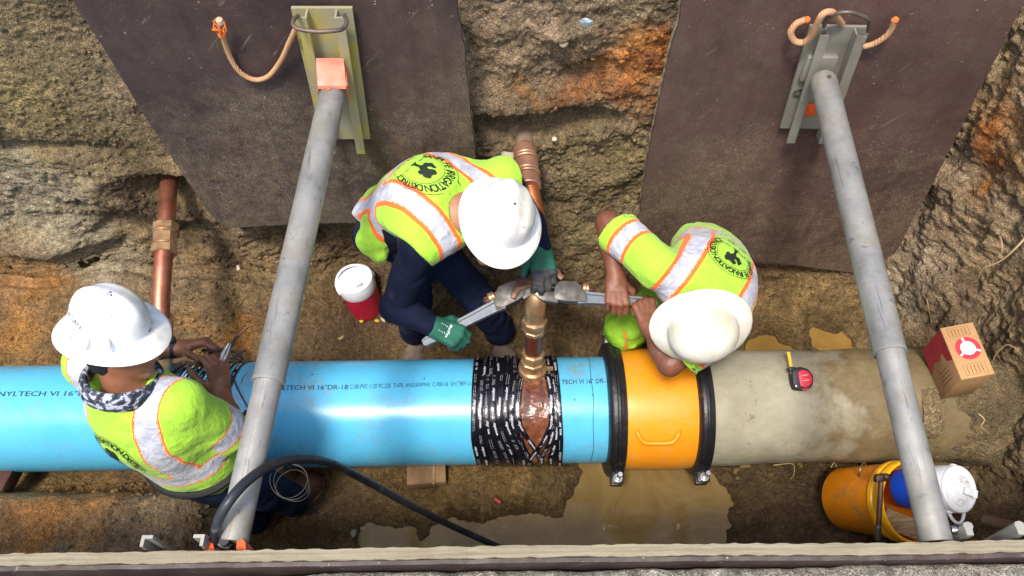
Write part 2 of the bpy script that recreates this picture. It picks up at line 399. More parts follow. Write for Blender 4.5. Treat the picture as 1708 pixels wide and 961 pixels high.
dent(px(1000, 290, Y=.82), (.25, .3, .12), +.03); dent(px(560, 400, Y=.8), (.25, .3, .05), -.05)
Pn = Pa + Na * disp[:, None]
fh = floor_h(Pa)
wv_ = (Pa[:, 1] > .3) * S1(.75 - Pa[:, 2], 0, .6); Pn[:, 1] += wv_ * (.07 * fbm(np.stack([Pa[:, 0], 0 * Pa[:, 0], 0 * Pa[:, 0]], 1), 2.2, 3, 4) - .02)
Pn[:, 2] += fh * up
# right end: corner between far wall and end wall is rounded off, so the wall comes forward
fw = (Pa[:, 1] > .5)
Pn[fw, 1] -= (0.40 * sst((Pa[fw, 0] - (1.80 - .10 * (Pa[fw, 2] - .3))) / .45)) * S1(Pa[fw, 2], .05, .5)
# boards stand against a trimmed face
def clampwall(x0, x1, lim):
    m = (Pa[:, 1] > .6) & (Pa[:, 0] > x0) & (Pa[:, 0] < x1) & (Pa[:, 2] > .42); Pn[m, 1] = np.maximum(Pn[m, 1], lim + .01 * vnoise(Pa[m], 9))
clampwall(-1.42, -.08, .745); clampwall(.46, 1.80, .742)
m = (Pa[:, 1] < -.86) & (Pa[:, 2] < 1.47) & (Pa[:, 2] > .1); Pn[m, 1] = np.minimum(Pn[m, 1], -.922)
P0[act] = Pn
base = np.concatenate([[0], np.cumsum([1])])
ii = np.arange(NX - 1)[:, None] * NS + np.arange(NS - 1)[None]
F = np.stack([ii, ii + NS, ii + NS + 1, ii + 1], -1).reshape(-1, 4)
colr = soil_colour(P0)
near_top = (P0[:, 1] < -.93) & (P0[:, 2] > 1.36)
gcol = np.array(lin(150, 142, 126)) * (1 + .35 * fbm(P0[near_top], 22, 4)[:, None] + .25 * fbm(P0[near_top], 90, 2)[:, None])
colr[near_top] = np.clip(gcol, .02, .8)
wet = sst((0.16 - P0[:, 2]) / .13) * (np.abs(P0[:, 1]) < .9) * np.clip(.62 + .7 * fbm(P0, 5, 3, 66), 0, 1)
wet = np.maximum(wet, .95 * gauss(P0, px(830, 830, z=.1), .26) * np.clip(.8 + .6 * fbm(P0, 9, 3), 0, 1))
wet *= 1 - .6 * S1(-P0[:, 0], .9, 1.1)
colr = colr * (1 - .28 * wet[:, None])
shore_ = np.exp(-np.clip(P0[:, 2] - WATER_Z, 0, 1) / .012) * (np.abs(P0[:, 1]) < .9); colr = colr * (1 - .38 * shore_[:, None]); wet = np.maximum(wet, shore_)
def soil_mat(name):
    M = N(name); c = M.attr('soil', 'Color'); n1 = M.noise(55, 6, .65); n2 = M.noise(190, 4, .6); n0 = M.noise(16, 6, .7)
    v = M.ramp(n1, [(0.32, 0.55), (0.5, 1.0), (0.70, 1.42)]); v2 = M.ramp(n2, [(0.34, .58), (.52, 1.0), (0.68, 1.5)]); v0 = M.ramp(n0, [(.3, .72), (.7, 1.25)]); n3 = M.noise(330, 2, .5); v3 = M.ramp(n3, [(.36, .62), (.5, 1.0), (.64, 1.45)])
    c = M.mix(1.0, c, v, 'MULTIPLY'); c = M.mix(1.0, c, v2, 'MULTIPLY'); c = M.mix(1.0, c, v0, 'MULTIPLY'); c = M.mix(1.0, c, v3, 'MULTIPLY')
    peb = M.ramp(M.voro(120), [(0.0, 1.0), (.16, 0.0)]); pm = M.math('MULTIPLY', peb, M.ramp(M.noise(40, 2), [(.52, 0.0), (.62, .8)]))
    c = M.mix(pm, c, lin(172, 160, 132)); M.set('Base Color', c)
    wt = M.attr('wet'); sp = M.ramp(M.noise(60, 4), [(.35, .0), (.6, 1.0)]); wv = M.math('MULTIPLY', wt, sp)
    M.set('Roughness', M.math('SUBTRACT', .92, M.math('MULTIPLY', wv, .68))); M.set('Specular IOR Level', .35)
    h = M.math('ADD', M.math('MULTIPLY', n1, 1.0), M.math('MULTIPLY', n2, .35)); h = M.math('ADD', h, M.math('MULTIPLY', peb, .3)); h = M.math('ADD', h, M.math('MULTIPLY', n3, .18))
    M.bump(h, .030, 1.0); return M.m
SOIL = soil_mat('soil')
trench = obj('trench', (P0, F), SOIL, sharp=None, attrs={'soil': ('c', colr), 'wet': ('f', wet)}); trench['kind'] = 'structure'
# end wall on the right, where the old pipe goes into the soil
ys = np.arange(-1.0, .86, .0075); zs = np.arange(-.12, 2.05, .0075); NY, NZ = len(ys), len(zs)
Ye = np.repeat(ys, NZ); Ze = np.tile(zs, NY); Q = np.stack([np.full(NY * NZ, 1.95), Ye, Ze], 1)
xe = 1.97 - .05 * sst((Ze - .2) / 1.6) - .20 * sst((Ye - .15) / .75) + .30 * sst((.28 - Ze) / .4) * 0 - .22 * np.exp(-(np.maximum(Ze, 0) / .16) ** 2)
ld = 0.040 * fbm(Q, 2.6, 3, 12) + 0.020 * ridged(Q * A(1, 1.9, .55), 5, 3, 18) + 0.012 * fbm(Q, 17, 3, 41) + .008 * ridged(Q, 34, 3, 64) + .004 * fbm(Q, 95, 2, 12)
xe = xe - ld + .10 * np.exp(-(((Ye + .05) / .12) ** 2 + ((Ze - .62) / .18) ** 2)) + .12 * np.exp(-(((Ye + .5) / .2) ** 2 + ((Ze - .3) / .22) ** 2))
Q[:, 0] = xe; ii = np.arange(NY - 1)[:, None] * NZ + np.arange(NZ - 1)[None]
ec = np.clip(soil_colour(Q) * 1.12, .01, .7); ew = np.zeros(len(Q))
o = obj('trench_end_wall', (Q, np.stack([ii, ii + 1, ii + NZ + 1, ii + NZ], -1).reshape(-1, 4)), SOIL, sharp=None, attrs={'soil': ('c', ec), 'wet': ('f', ew)}); o['kind'] = 'structure'
TR = BVHTree.FromPolygons([tuple(p) for p in P0[:0]], []) if False else None
def ground_z(x, y):
    """height of the trench floor at a place"""
    m = (np.abs(P0[:, 0] - x) < .02) & (np.abs(P0[:, 1] - y) < .02) & (P0[:, 2] < .9); return float(P0[m, 2].mean()) if m.any() else 0.05
# clods and crumbs lying on the slopes and the floor: countless
rs = np.random.RandomState(3); vis = np.nonzero(act)[0]; vis = vis[(P0[vis, 0] > -2.4) & (P0[vis, 1] > -.86)]
pick = rs.choice(vis, 26000); bmq = bmesh.new(); bmesh.ops.create_icosphere(bmq, subdivisions=1, radius=1.0)
IV = np.array([v.co[:] for v in bmq.verts]); bmq.verts.index_update(); IF = np.array([[v.index for v in f.verts] for f in bmq.faces]); bmq.free()
dens = fbm(P0[pick], 3, 3, 70) + .35; pick = pick[(dens > rs.rand(len(pick)) * .9)]
pick = pick[~((P0[pick, 2] < WATER_Z + .02))]
bt = P0[pick]; pick = pick[~((np.abs(bt[:, 1] - PIPE_Y) < .2) & (bt[:, 2] < .5))]
CV = []; CF = []
for k, i in enumerate(pick):
    r = .0025 + (.0095 if P0[i, 2] > .5 else .013) * rs.rand() ** 3.5; v = IV * (1 + .35 * (rs.rand(len(IV), 1) - .5)) * (r * A(rs.uniform(.7, 1.4), rs.uniform(.7, 1.4), rs.uniform(.6, 1.0)))
    CV.append(v + P0[i]); CF.append(IF + k * len(IV))
CV = np.concatenate(CV); cc = np.repeat(colr[pick] * (1 + .5 * (rs.rand(len(pick), 1) - .4)), len(IV), 0)
o = obj('clods', (CV, np.concatenate(CF)), SOIL, sharp=None, attrs={'soil': ('c', cc), 'wet': ('f', np.zeros(len(CV)))}); o['kind'] = 'stuff'
# muddy water
M = N('muddy_water'); c = M.ramp(M.noise(4, 7, .7, None, 1.5), [(.3, lin(108, 88, 52)), (.5, lin(122, 101, 61)), (.7, lin(138, 116, 76))]); M.set('Base Color', c); M.set('Roughness', .06); M.set('IOR', 1.33)
M.bump(M.noise(9, 3), .0012, .5); WATER = M.m
o = obj('puddle', box((.6, -.45, WATER_Z - .004), (2.6, .9, .008)), WATER, smooth=False); o['kind'] = 'structure'
M2 = N('ochre_water'); c = M2.ramp(M2.noise(9, 5, .6), [(.3, lin(118, 92, 44)), (.7, lin(138, 108, 56))]); M2.set('Base Color', c); M2.set('Roughness', .08); M2.set('IOR', 1.33)
o = obj('puddle', box((1.3, .42, WATER_Z - .002), (1.1, .32, .008)), M2.m, smooth=False); o['kind'] = 'structure'

# crust of ground along the near edge of the trench
gx = np.concatenate([np.linspace(-9, -2.6, 6)[:-1], np.arange(-2.6, 2.6, .012), np.linspace(2.6, 9, 6)]); gt = np.concatenate([[0, 0, .002, .006, .012], np.arange(.02, .5, .012), np.linspace(.52, 8, 16)])
GX, GT = np.meshgrid(gx, gt, indexing='ij'); gp = np.stack([GX.ravel(), -GT.ravel(), 0 * GX.ravel()], 1)
edge = -.9150 - .045 * sst((-.42 - GX.ravel()) / .5) + .004 * fbm(gp * A(1, 0, 0), 14, 3, 2)
Gz = 1.527 - .03 * np.exp(-GT.ravel() / .006) + .006 * fbm(gp, 20, 4, 6) * np.clip(GT.ravel() / .01, 0, 1) + .004 * ridged(gp, 60, 2); Gz[np.arange(len(Gz)).reshape(GX.shape)[:, 0]] = 1.40
Gp = np.stack([GX.ravel(), np.minimum(edge, -.9135) - GT.ravel(), Gz], 1); n_ = len(gt); ii = np.arange(len(gx) - 1)[:, None] * n_ + np.arange(n_ - 1)[None]
gc = np.array(lin(158, 150, 134)) * (1 + .4 * fbm(Gp, 26, 4)[:, None] + .3 * fbm(Gp, 90, 2, 5)[:, None])
o = obj('ground', (Gp, np.stack([ii, ii + 1, ii + n_ + 1, ii + n_], -1).reshape(-1, 4)), SOIL, sharp=None, attrs={'soil': ('c', np.clip(gc, .03, .8)), 'wet': ('f', np.zeros(len(Gp)))}); o['kind'] = 'structure'
# ---------------------------------------------------------------- the pipeline
MUD = lin(122, 104, 72); MUDD = lin(92, 76, 50)
def pp(x, th, r=PIPE_R):
    """point on the pipe: x along it, th from the top towards the viewer (radians)"""
    return A(x, PIPE_Y - r * math.sin(th), PIPE_Z + r * math.cos(th))
def onpipe(V2, x0, th0, r, flip=1):
    """flat mesh (x along pipe, y up = away from viewer) wrapped on the pipe"""
    return np.array([pp(x0 + p[0], th0 - p[1] / r, r) for p in V2])
def pipe_shell(x0, x1, r, nx=2, seg=96, prof=None):
    pr = prof or [(r, x) for x in np.linspace(x0, x1, nx)]
    return lathe([(q[0], q[1]) for q in pr], A(0, PIPE_Y, PIPE_Z), A(1, 0, 0), seg)
# blue plastic main
M = N('blue_pvc'); n = M.noise(3.0, 3); c = M.ramp(n, [(.3, lin(84, 178, 220)), (.7, lin(94, 188, 226))])
sm = M.math('MULTIPLY', M.ramp(M.noise(7, 6, .7), [(.53, 0.0), (.72, .6)]), M.ramp(M.noise(60, 4), [(.4, .2), (.6, 1.0)])); c = M.mix(sm, c, lin(130, 128, 110))

for q_, r_, am in ((px(425, 640, z=.52) - A(-.3, PIPE_Y, .08), .22, .85), (px(970, 612, z=.50) - A(-.3, PIPE_Y, .08), .10, 1.0), (px(525, 660, z=.52) - A(-.3, PIPE_Y, .08), .10, .7), (px(400, 720, z=.44) - A(-.3, PIPE_Y, .08), .16, .6)):
    vd = M.n('ShaderNodeVectorMath'); vd.operation = 'DISTANCE'; M.l(M.co, vd.inputs[0]); vd.inputs[1].default_value = tuple(q_); k_ = M.ramp(vd.outputs['Value'], [(0.0, am), (min(.99, r_), 0.0)])
    k_ = M.math('MULTIPLY', k_, M.ramp(M.noise(19, 6, .75), [(.46, 0.0), (.62, 1.0)])); c = M.mix(k_, c, lin(142, 132, 108))
sc2 = M.ramp(M.noise(26, 2, .5, M.scaled(.15, 5, 5)), [(.70, 0.0), (.73, .5)]); c = M.mix(sc2, c, lin(110, 170, 196))
M.set('Base Color', c); M.set('Roughness', M.ramp(M.noise(12, 3), [(.3, .24), (.7, .33)])); M.set('Specular IOR Level', .5)
M.bump(M.noise(5, 2), .0006, .4); BLUE = M.m
t = thing('water_main', 'long blue plastic water main with printed lettering lying along the trench', 'pipe', (-.3, PIPE_Y, .08))
obj('pipe_wall', pipe_shell(-2.9, .40, PIPE_R, 2), BLUE, t)
INK = simple('black_ink', (.02, .022, .03), .5, var=.1, bump=0)
thp = math.radians(-8.5)
def th_at(pxx, pxy, r=PIPE_R):
    best = min(np.linspace(-1.2, 2.0, 641), key=lambda a: abs((lambda q: q)(proj(pp(px(pxx, 690, z=.5)[0], a, r))[1]) - pxy)); return best
def proj(p):
    q = R3.T @ (np.asarray(p) - CAM); return (854 + FPX * q[0] / -q[2], 480.5 - FPX * q[1] / -q[2])
def xat(pxx, pxy):
    th = th_at(pxx, pxy); lo = px(pxx, pxy, z=PIPE_Z + PIPE_R * math.cos(th)); return lo[0], th
def print_line(s, pa, pb, size, bold=0.0, name='printed_lettering'):
    xa, tha = xat(*pa); xb, thb = xat(*pb); V, F = text_line(s, size, bold); w = V[:, 0].max()
    V = V * A((xb - xa) / w, 1.0); th0 = np.interp(xa + V[:, 0], [xa, xb], [tha, thb])
    W = np.array([pp(xa + p[0], h - p[1] / PIPE_R, PIPE_R + .0008) for p, h in zip(V, th0)]); return obj(name, (W, F), INK, t, smooth=False)
print_line('VINYLTECH VI 16"DR-18', (-22, 661), (178, 660), .030, .008)
print_line('VINYLTECH VI 16"DR-18', (440, 651), (580, 649.5), .030, .008)
print_line('C100 PVC 1120 PC 235  T-470  ANSI/AWWA  C-900-16  D<1"REF U-6', (583, 649), (790, 643), .029, .0)
print_line('TECH VI 16" DR-', (937, 641), (1010, 639), .030, .008)
# hand-drawn insertion line round the pipe near its end, a few scratches
x1 = xat(990, 700)[0]
obj('marker_line', tube([pp(x1 + .002 * math.sin(7 * a), a, PIPE_R + .0003) for a in np.linspace(-1.0, 1.95, 50)], .0012, 6), INK, t)
for (a, b) in (((402, 640), (412, 622)), ((455, 662), (459, 658)), ((520, 626), (523, 624)), ((708, 634), (709, 630)), ((958, 665), (960, 668)), ((989, 657), (990, 661))):
    xa, ta = xat(*a); xb, tb = xat(*b); obj('scuff', tube([pp(xa, ta, PIPE_R + .0005), pp((xa + xb) / 2 - .004, (ta + tb) / 2, PIPE_R + .0006), pp(xb, tb, PIPE_R + .0005)], .0016, 5), INK, t)
# old pipe of grey cement under a coat of mud
M = N('cement_pipe'); c = M.ramp(M.noise(5, 6, .65), [(.3, lin(138, 132, 110)), (.7, lin(168, 163, 142))])
geo = M.n('ShaderNodeSeparateXYZ'); M.l(M.co, geo.inputs[0])
mk = M.math('ADD', M.math('MULTIPLY', M.math('SUBTRACT', geo.outputs[0], .02), 2.6), M.math('MULTIPLY', M.math('SUBTRACT', M.noise(6, 6, .65), .5), 2.2)); mk = M.ramp(mk, [(.15, 0.0), (.62, 1.0)])
mc = M.ramp(M.noise(11, 6, .7), [(.25, lin(88, 74, 48)), (.6, lin(122, 106, 74)), (.8, lin(144, 130, 98))]); c = M.mix(mk, c, mc)
st = M.ramp(M.noise(9, 5, .7), [(.63, 0.0), (.70, .8)]); c = M.mix(st, c, lin(120, 104, 72))
ys = M.math('MULTIPLY', M.ramp(M.noise(7, 3, .5, M.scaled(3, .6, .6)), [(.66, 0.0), (.72, .8)]), M.ramp(geo.outputs[0], [(.0, 1.0), (.2, 0.0)])); c = M.mix(ys, c, lin(196, 190, 40))
M.set('Base Color', c); M.set('Roughness', M.ramp(M.noise(30, 3), [(.3, .6), (.7, .9)])); M.bump(M.noise(30, 6, .7), .006, .8); CEM = M.m
prc = [(.236 + .0025 * math.sin(9 * x) + .002 * math.sin(23 * x), x) for x in np.linspace(.735, 2.12, 40)]
tc = thing('old_pipe', 'old grey cement pipe caked with mud running into the end wall', 'pipe', (1.1, PIPE_Y, .07))
V, F = pipe_shell(0, 0, 0, prof=prc); f = fbm(V, 5, 4, 4); rad = nrm(A(0, 0, 1)); d = V - A(0, PIPE_Y, PIPE_Z); d[:, 0] = 0; d /= np.linalg.norm(d, axis=1)[:, None] + 1e-9
obj('pipe_wall', (V + d * (f * .004 + .010 * sst((V[:, 0] - 1.25) / .5) * np.clip(f, 0, 1))[:, None], F), CEM, tc)
YEL = simple('yellow_paint', lin(196, 200, 30), .6, var=.3)
obj('paint_ring', lathe([(.2385, .757), (.2387, .767)], A(0, PIPE_Y, PIPE_Z), A(1, 0, 0), 64, ring=True), YEL, tc)
# mud caked on the old pipe where it enters the wall
MV = []; MF = []; nn = 0
xs2 = np.linspace(1.60, 2.1, 70); th2 = np.linspace(-1.9, 2.0, 80); XX, TT = np.meshgrid(xs2, th2, indexing='ij')
Pm = np.stack([XX.ravel(), PIPE_Y - .23 * np.sin(TT.ravel()), PIPE_Z + .23 * np.cos(TT.ravel())], 1)
rr = (.228 + .024 * np.clip(fbm(Pm, 5, 4, 7) + 1.5 * sst((Pm[:, 0] - 1.62) / .4) - .5 + .8 * (sst((TT.ravel() - .9) / .6) + sst((-TT.ravel() - .3) / .6)) * .6, -.2, 1.6)) + .003 * ridged(Pm, 30, 2)
Pm = np.stack([XX.ravel(), PIPE_Y - rr * np.sin(TT.ravel()), PIPE_Z + rr * np.cos(TT.ravel())], 1)
ii = np.arange(69)[:, None] * 80 + np.arange(79)[None]; mcol = soil_colour(Pm) * .4 + .6 * np.array(lin(136, 120, 88)) * (1 + .3 * fbm(Pm, 8, 3)[:, None])
o = obj('caked_mud', (Pm, np.stack([ii, ii + 80, ii + 81, ii + 1], -1).reshape(-1, 4)), SOIL, tc, sharp=None, attrs={'soil': ('c', np.clip(mcol, .02, .6)), 'wet': ('f', np.zeros(len(Pm)))}); o['kind'] = 'stuff'
# orange coupling with black gland rings
M = N('orange_coating'); c = M.ramp(M.noise(4, 5), [(.3, lin(232, 142, 18)), (.7, lin(240, 156, 34))])
du = M.ramp(M.noise(13, 7, .75), [(.50, 0.0), (.70, .5)]); c = M.mix(du, c, lin(206, 156, 90)); M.set('Base Color', c); M.set('Roughness', M.ramp(M.noise(20, 4), [(.3, .32), (.7, .5)])); M.bump(M.noise(70, 3), .0008, .6); ORG = M.m
RUB = simple('black_casting', (.012, .012, .013), .42, var=.4, bump=.0012, bscale=90, dirt=MUDD, dirt_amt=.12, dscale=18)
STEEL = simple('zinc_steel', (.42, .42, .43), .35, metal=1.0, var=.3)
SH = -.052
tp = thing('pipe_coupling', 'orange sleeve coupling with black end rings joining blue pipe to old pipe', 'coupling', (.62, PIPE_Y, .05))
xL, xR = .46, .79
obj('sleeve', lathe([(.224, .43), (.24, .445), (.247, .47), (.25, .53), (.252, .62), (.251, .72), (.249, .775), (.242, .80), (.236, .812)], A(SH, PIPE_Y, PIPE_Z), A(1, 0, 0), 96), ORG, tp)
thh = math.radians(52); hx0, hx1 = .532 + SH, .695 + SH
hp = spline([pp(hx0, thh - .14, .250), pp(hx0 + .004, thh - .09, .266), pp(hx0 + .028, thh + .02, .272), pp((hx0 + hx1) / 2, thh + .035, .272), pp(hx1 - .028, thh + .02, .272), pp(hx1 - .004, thh - .09, .266), pp(hx1, thh - .14, .250)], 8)
obj('handle', tube(hp, .0085, 12), ORG, tp)
for x0, wd in ((xL - .036, .074), (xR - .016, .066)):
    rg = obj('end_ring', lathe([(.226, x0), (.262, x0 + .002), (.276, x0 + .010), (.280, x0 + .016), (.280, x0 + wd * .42), (.272, x0 + wd * .48), (.272, x0 + wd * .58), (.276, x0 + wd * .64), (.272, x0 + wd * .92), (.250, x0 + wd)], A(SH, PIPE_Y, PIPE_Z), A(1, 0, 0), 96, ring=True), RUB, tp)
    for th in (math.radians(98), math.radians(-72)):
        c0 = pp(SH + x0 + wd * .55, th, .285); rad = nrm(c0 - A(SH + x0 + wd * .55, PIPE_Y, PIPE_Z)); tan = np.cross(A(1, 0, 0), rad)
        lug = obj('bolt_lug', join(box(c0 + rad * .006 + tan * .026, (.05, .034, .05), (A(1, 0, 0), tan, rad), .006), box(c0 + rad * .006 - tan * .026, (.05, .02, .05), (A(1, 0, 0), tan, rad), .005)), RUB, tp)
        up_ = -tan if tan[2] < 0 else tan
        bl = obj('bolt', join(tube([c0 + rad * .014 - up_ * .05, c0 + rad * .014 + up_ * .125], [.009] * 2, 12), lathe([(.017, 0), (.0175, .003), (.017, .006)], c0 + rad * .014 + up_ * .044, up_, 20), lathe([(.0135, 0), (.014, .002), (.014, .010), (.0125, .013)], c0 + rad * .014 + up_ * .050, up_, 6)), STEEL, tp)
# ---------------------------------------------------------------- black tape wraps printed with white words
FILM = simple('black_film', (.006, .006, .010), .22, var=.3, bump=.0018, bscale=26, spec=.6)
WHT = simple('white_print', (.62, .64, .69), .5, var=.15, bump=0)
rs = np.random.RandomState(11)
def strip_mesh(fx, wd, th0, th1, r, n=60, wob=0.0, seed=0):
    V = []; F = []
    for i in range(n + 1):
        a = th0 + (th1 - th0) * i / n; x = fx(a); rr = r + wob * math.sin(a * 9 + seed) + wob * math.sin(a * 23 + seed * 2)
        for k in range(4):
            V.append(pp(x + wd * (k / 3 - .5), a, rr + (.0006 if k in (1, 2) else -.0012)))
    for i in range(n):
        for k in range(3): F.append((i * 4 + k, i * 4 + k + 1, i * 4 + k + 5, i * 4 + k + 4))
    return np.array(V), F
def strip_text(fx, wd, th0, th1, r, seed):
    """white words and rows of fine print running along a strip"""
    q = np.random.RandomState(seed); out = []; a = th0 + q.uniform(0, .3)
    while a < th1 - .25:
        big = q.rand() < .42; L = (.068 if big else .045)
        sz = .0155 if big else .006
        if big:
            V, F = text_line('wonder', sz, .012); V = V * A(1.12, 1) - A(0, sz * .35)
            out.append((np.array([pp(fx(a + p[0] / r) - p[1], a + p[0] / r, r + .0016) for p in V * A(-1, 1) + A(V[:, 0].max(), 0)]), [f[::-1] for f in F]))
        else:
            for rw in ((-.0042, .0, .0042) if q.rand() < .4 else (-.003, .003)):
                s = 0.0 if q.rand() > .25 else L
                while s < L:
                    l = q.uniform(.002, .006); b0, b1 = a + s / r, a + min(s + l, L) / r; h = .00055
                    out.append((np.array([pp(fx(b0) + rw - h, b0, r + .0016), pp(fx(b1) + rw - h, b1, r + .0016), pp(fx(b1) + rw + h, b1, r + .0016), pp(fx(b0) + rw + h, b0, r + .0016)]), [(0, 1, 2, 3)])); s += l + .0034
        a += (L + .012) / r
    return join(*out) if out else None
tw = thing('tape_wrap', 'black tape printed with white words wound round the main beside the tapping saddle', 'tape', (.03, PIPE_Y, .1), 'black tape wraps round the blue main')
X0, X1 = xat(786, 690)[0], xat(936, 690)[0]; XM = xat(893, 690)[0]
# copper coloured film seen in the opening
M = N('brown_film'); c = M.ramp(M.noise(16, 5, .6, None, 1.2), [(.3, lin(74, 42, 30)), (.55, lin(122, 72, 50)), (.75, lin(150, 112, 92))]); M.set('Base Color', c); M.set('Roughness', .2); M.bump(M.noise(22, 3, .5, None, 1.5), .006, .8); BRN = M.m
V = []; F = []
for i in range(13):
    for k in range(41): V.append(pp(XM - .06 + .12 * i / 12, -.5 + 2.4 * k / 40, PIPE_R + .003 + .0025 * math.sin(i * 1.1 + k * .7) * math.sin(k * .33)))
for i in range(12):
    for k in range(40): F.append((i * 41 + k, (i + 1) * 41 + k, (i + 1) * 41 + k + 1, i * 41 + k + 1))
obj('saddle_film', (V, F), BRN, tw)
for s, xo, ta, sz in (('DIVERSIFIED', -.030, .1, .026), ('21.5', .012, .42, .026), ('PRODUCTS', .030, -.12, .022)):
    Vt, Ft = text_line(s, sz, .012); Vt = Vt * A(.85, 1)
    obj('printed_lettering', (np.array([pp(XM + xo + p[1] - .012, ta + p[0] / PIPE_R, PIPE_R + .0068) for p in Vt]), Ft), INK, tw, smooth=False)
def lens(a):                                   # half-width of the opening between the strips
    t = (a - (-.25)) / 1.70; return 0.0 if t < 0 or t > 1 else .062 * (math.sin(math.pi * min(1, t * .72 + .20)) ** .8 if t < 1 else 0) * min(1, (1 - t) * 2.2)
strips = []
nl = 8
for i in range(nl):                            # left bundle
    b = X0 + .012 + (XM - X0 - .028) * i / (nl - 1); k = i / (nl - 1); sl_ = rs.uniform(-.010, .012)
    strips.append((lambda a, b=b, k=k, sl_=sl_: b + sl_ * (a - .3) + .020 * sst((a - .8) / .9) * (1 - k) + .030 * sst((a - .55) / 1.0) * k + (.012 - lens(a)) * k * .9 - .006 * k, .024))
for i in range(4):                             # right bundle
    b = X1 - .010 - (X1 - XM - .024) * i / 3; k = i / 3; sl_ = rs.uniform(-.008, .010)
    strips.append((lambda a, b=b, k=k, sl_=sl_: b + sl_ * (a - .3) + (lens(a) - .012) * k * .9 + .005 * k - .020 * sst((a - .9) / .6) * (.3 + k), .022))
for j, (x0, a0, a1, s0, s1) in enumerate(((-.06, .9, 1.75, 0, .05),)): # loose diagonals
    strips.append((lambda a, x0=x0, a0=a0, a1=a1, s0=s0, s1=s1: XM + x0 + s0 + (s1 - s0) * (a - a0) / (a1 - a0), .018))
obj('tape_base', join(strip_mesh(lambda a: (X0 + XM) / 2 - .02 + .014 * sst((a - .7) / .9), XM - X0 - .05, -math.pi, math.pi, PIPE_R + .002, 90), strip_mesh(lambda a: X1 - .024, .04, -math.pi, math.pi, PIPE_R + .002, 90)), FILM, tw)
for j, (fx, wd) in enumerate(strips):
    a0, a1 = (-1.9, 2.0) if j < 12 else ((.9, 1.75),)[j - 12]; r = PIPE_R + .0052 + .0011 * (j * 5 % 7)
    so_ = obj('tape_strip', strip_mesh(fx, wd, a0, a1, r, 70, .0007, j), FILM, tw)
    tx = strip_text(fx, wd, a0 + .05, a1 - .05, r, 50 + j)
    if tx: obj('printed_lettering', tx, WHT, so_, smooth=False)
# second wrap, mostly behind the man on the left
tw2 = thing('tape_wrap', 'black tape wound round the main under the man at the left, with clear film hanging', 'tape', (-1.3, PIPE_Y, .1), 'black tape wraps round the blue main')
xa, xb = -1.50, -1.16
for j in range(11):
    b = xa + (xb - xa) * j / 10; sl_ = -.05 + .004 * j + rs.uniform(-.006, .006)
    fx = lambda a, b=b, sl_=sl_: b + .02 - sl_ * (-a + .2) * .9
    r = PIPE_R + .004 + .001 * (j * 5 % 7); so_ = obj('tape_strip', strip_mesh(fx, .022, -1.9, 2.0, r, 60, .0007, j), FILM, tw2); tx = strip_text(fx, .022, -1.8, 1.95, r, 90 + j)
    if tx: obj('printed_lettering', tx, WHT, so_, smooth=False)
M = N('clear_film'); M.set('Base Color', (.85, .88, .9)); M.set('Roughness', .12); M.set('Alpha', .32); M.bump(M.noise(30, 4), .004, 1.0); CLEAR = M.m
V = []; F = []
for i in range(15):
    for k in range(21):
        a = 1.0 + 1.0 * k / 20; V.append(pp(-1.50 + .20 * i / 14 + .05 * k / 20, a, PIPE_R + .012 + .006 * math.sin(i * 1.3 + k * .4) + .004 * math.sin(k * 1.1)))
for i in range(14):
    for k in range(20): F.append((i * 21 + k, (i + 1) * 21 + k, (i + 1) * 21 + k + 1, i * 21 + k + 1))
obj('loose_film', (V, F), CLEAR, tw2)
# ---------------------------------------------------------------- tapping saddle, riser, elbow and wrenches
M = N('brass'); c = M.ramp(M.noise(18, 5), [(.3, lin(158, 122, 86)), (.7, lin(208, 170, 128))]); M.set('Base Color', c); M.set('Metallic', .7); M.set('Roughness', M.ramp(M.noise(40, 4), [(.3, .28), (.7, .48)])); M.bump(M.noise(120, 3), .0006, .6); BRASS = M.m
M = N('copper'); c = M.ramp(M.noise(9, 5, .6, M.scaled(1, 1, 1)), [(.25, lin(128, 80, 64)), (.5, lin(186, 118, 92)), (.75, lin(210, 150, 124))]); M.set('Base Color', c); M.set('Metallic', .8); M.set('Roughness', M.ramp(M.noise(20, 4), [(.3, .30), (.7, .5)])); M.bump(M.noise(50, 3), .0006, .5); COPPER = M.m
REDB = simple('red_brass', lin(112, 62, 44), .3, metal=.5, var=.3)
ts = thing('service_tap', 'brass service saddle with riser and elbow standing on the blue main', 'pipe fitting', (.078, .105, .50))
B0 = A(.078, .108, .512); top = px(893, 508, z=.885); DR = nrm(top - B0); L = np.linalg.norm(top - B0)
E0 = B0
obj('saddle_boss', lathe([(.056, -.03), (.058, .0), (.058, .022), (.050, .030), (.050, .034)], E0, DR, 40), BRASS, ts)
obj('saddle_nut', lathe([(.046, .034), (.050, .037), (.050, .066), (.045, .070)], E0, DR, 8), BRASS, ts, sharp=20)
obj('saddle_collar', lathe([(.040, .070), (.042, .074), (.042, .090), (.046, .094), (.046, .112), (.040, .118)], E0, DR, 8), BRASS, ts, sharp=20)
obj('side_screw', tube([E0 + DR * .012 + A(.05, 0, 0), E0 + DR * .012 + A(.082, 0, 0)], .010, 6), BRASS, ts)
obj('riser_pipe', tube([E0 + DR * .10, E0 + DR * (L - .13)], .0335, 32), REDB, ts)
obj('union_nut', lathe([(.038, L - .150), (.043, L - .146), (.046, L - .138), (.046, L - .128), (.040, L - .124), (.047, L - .118), (.049, L - .112), (.049, L - .084), (.044, L - .078)], E0, DR, 8), BRASS, ts, sharp=20)
ND = nrm(px(905, 440, z=.945) - top)
elb = [E0 + DR * (L - .085), E0 + DR * (L - .05), top - DR * .018, top + DR * .012 + ND * .012, top + DR * .022 + ND * .04, top + DR * .022 + ND * .075]
obj('elbow', tube(spline(elb, 6), .039, 32), BRASS, ts)
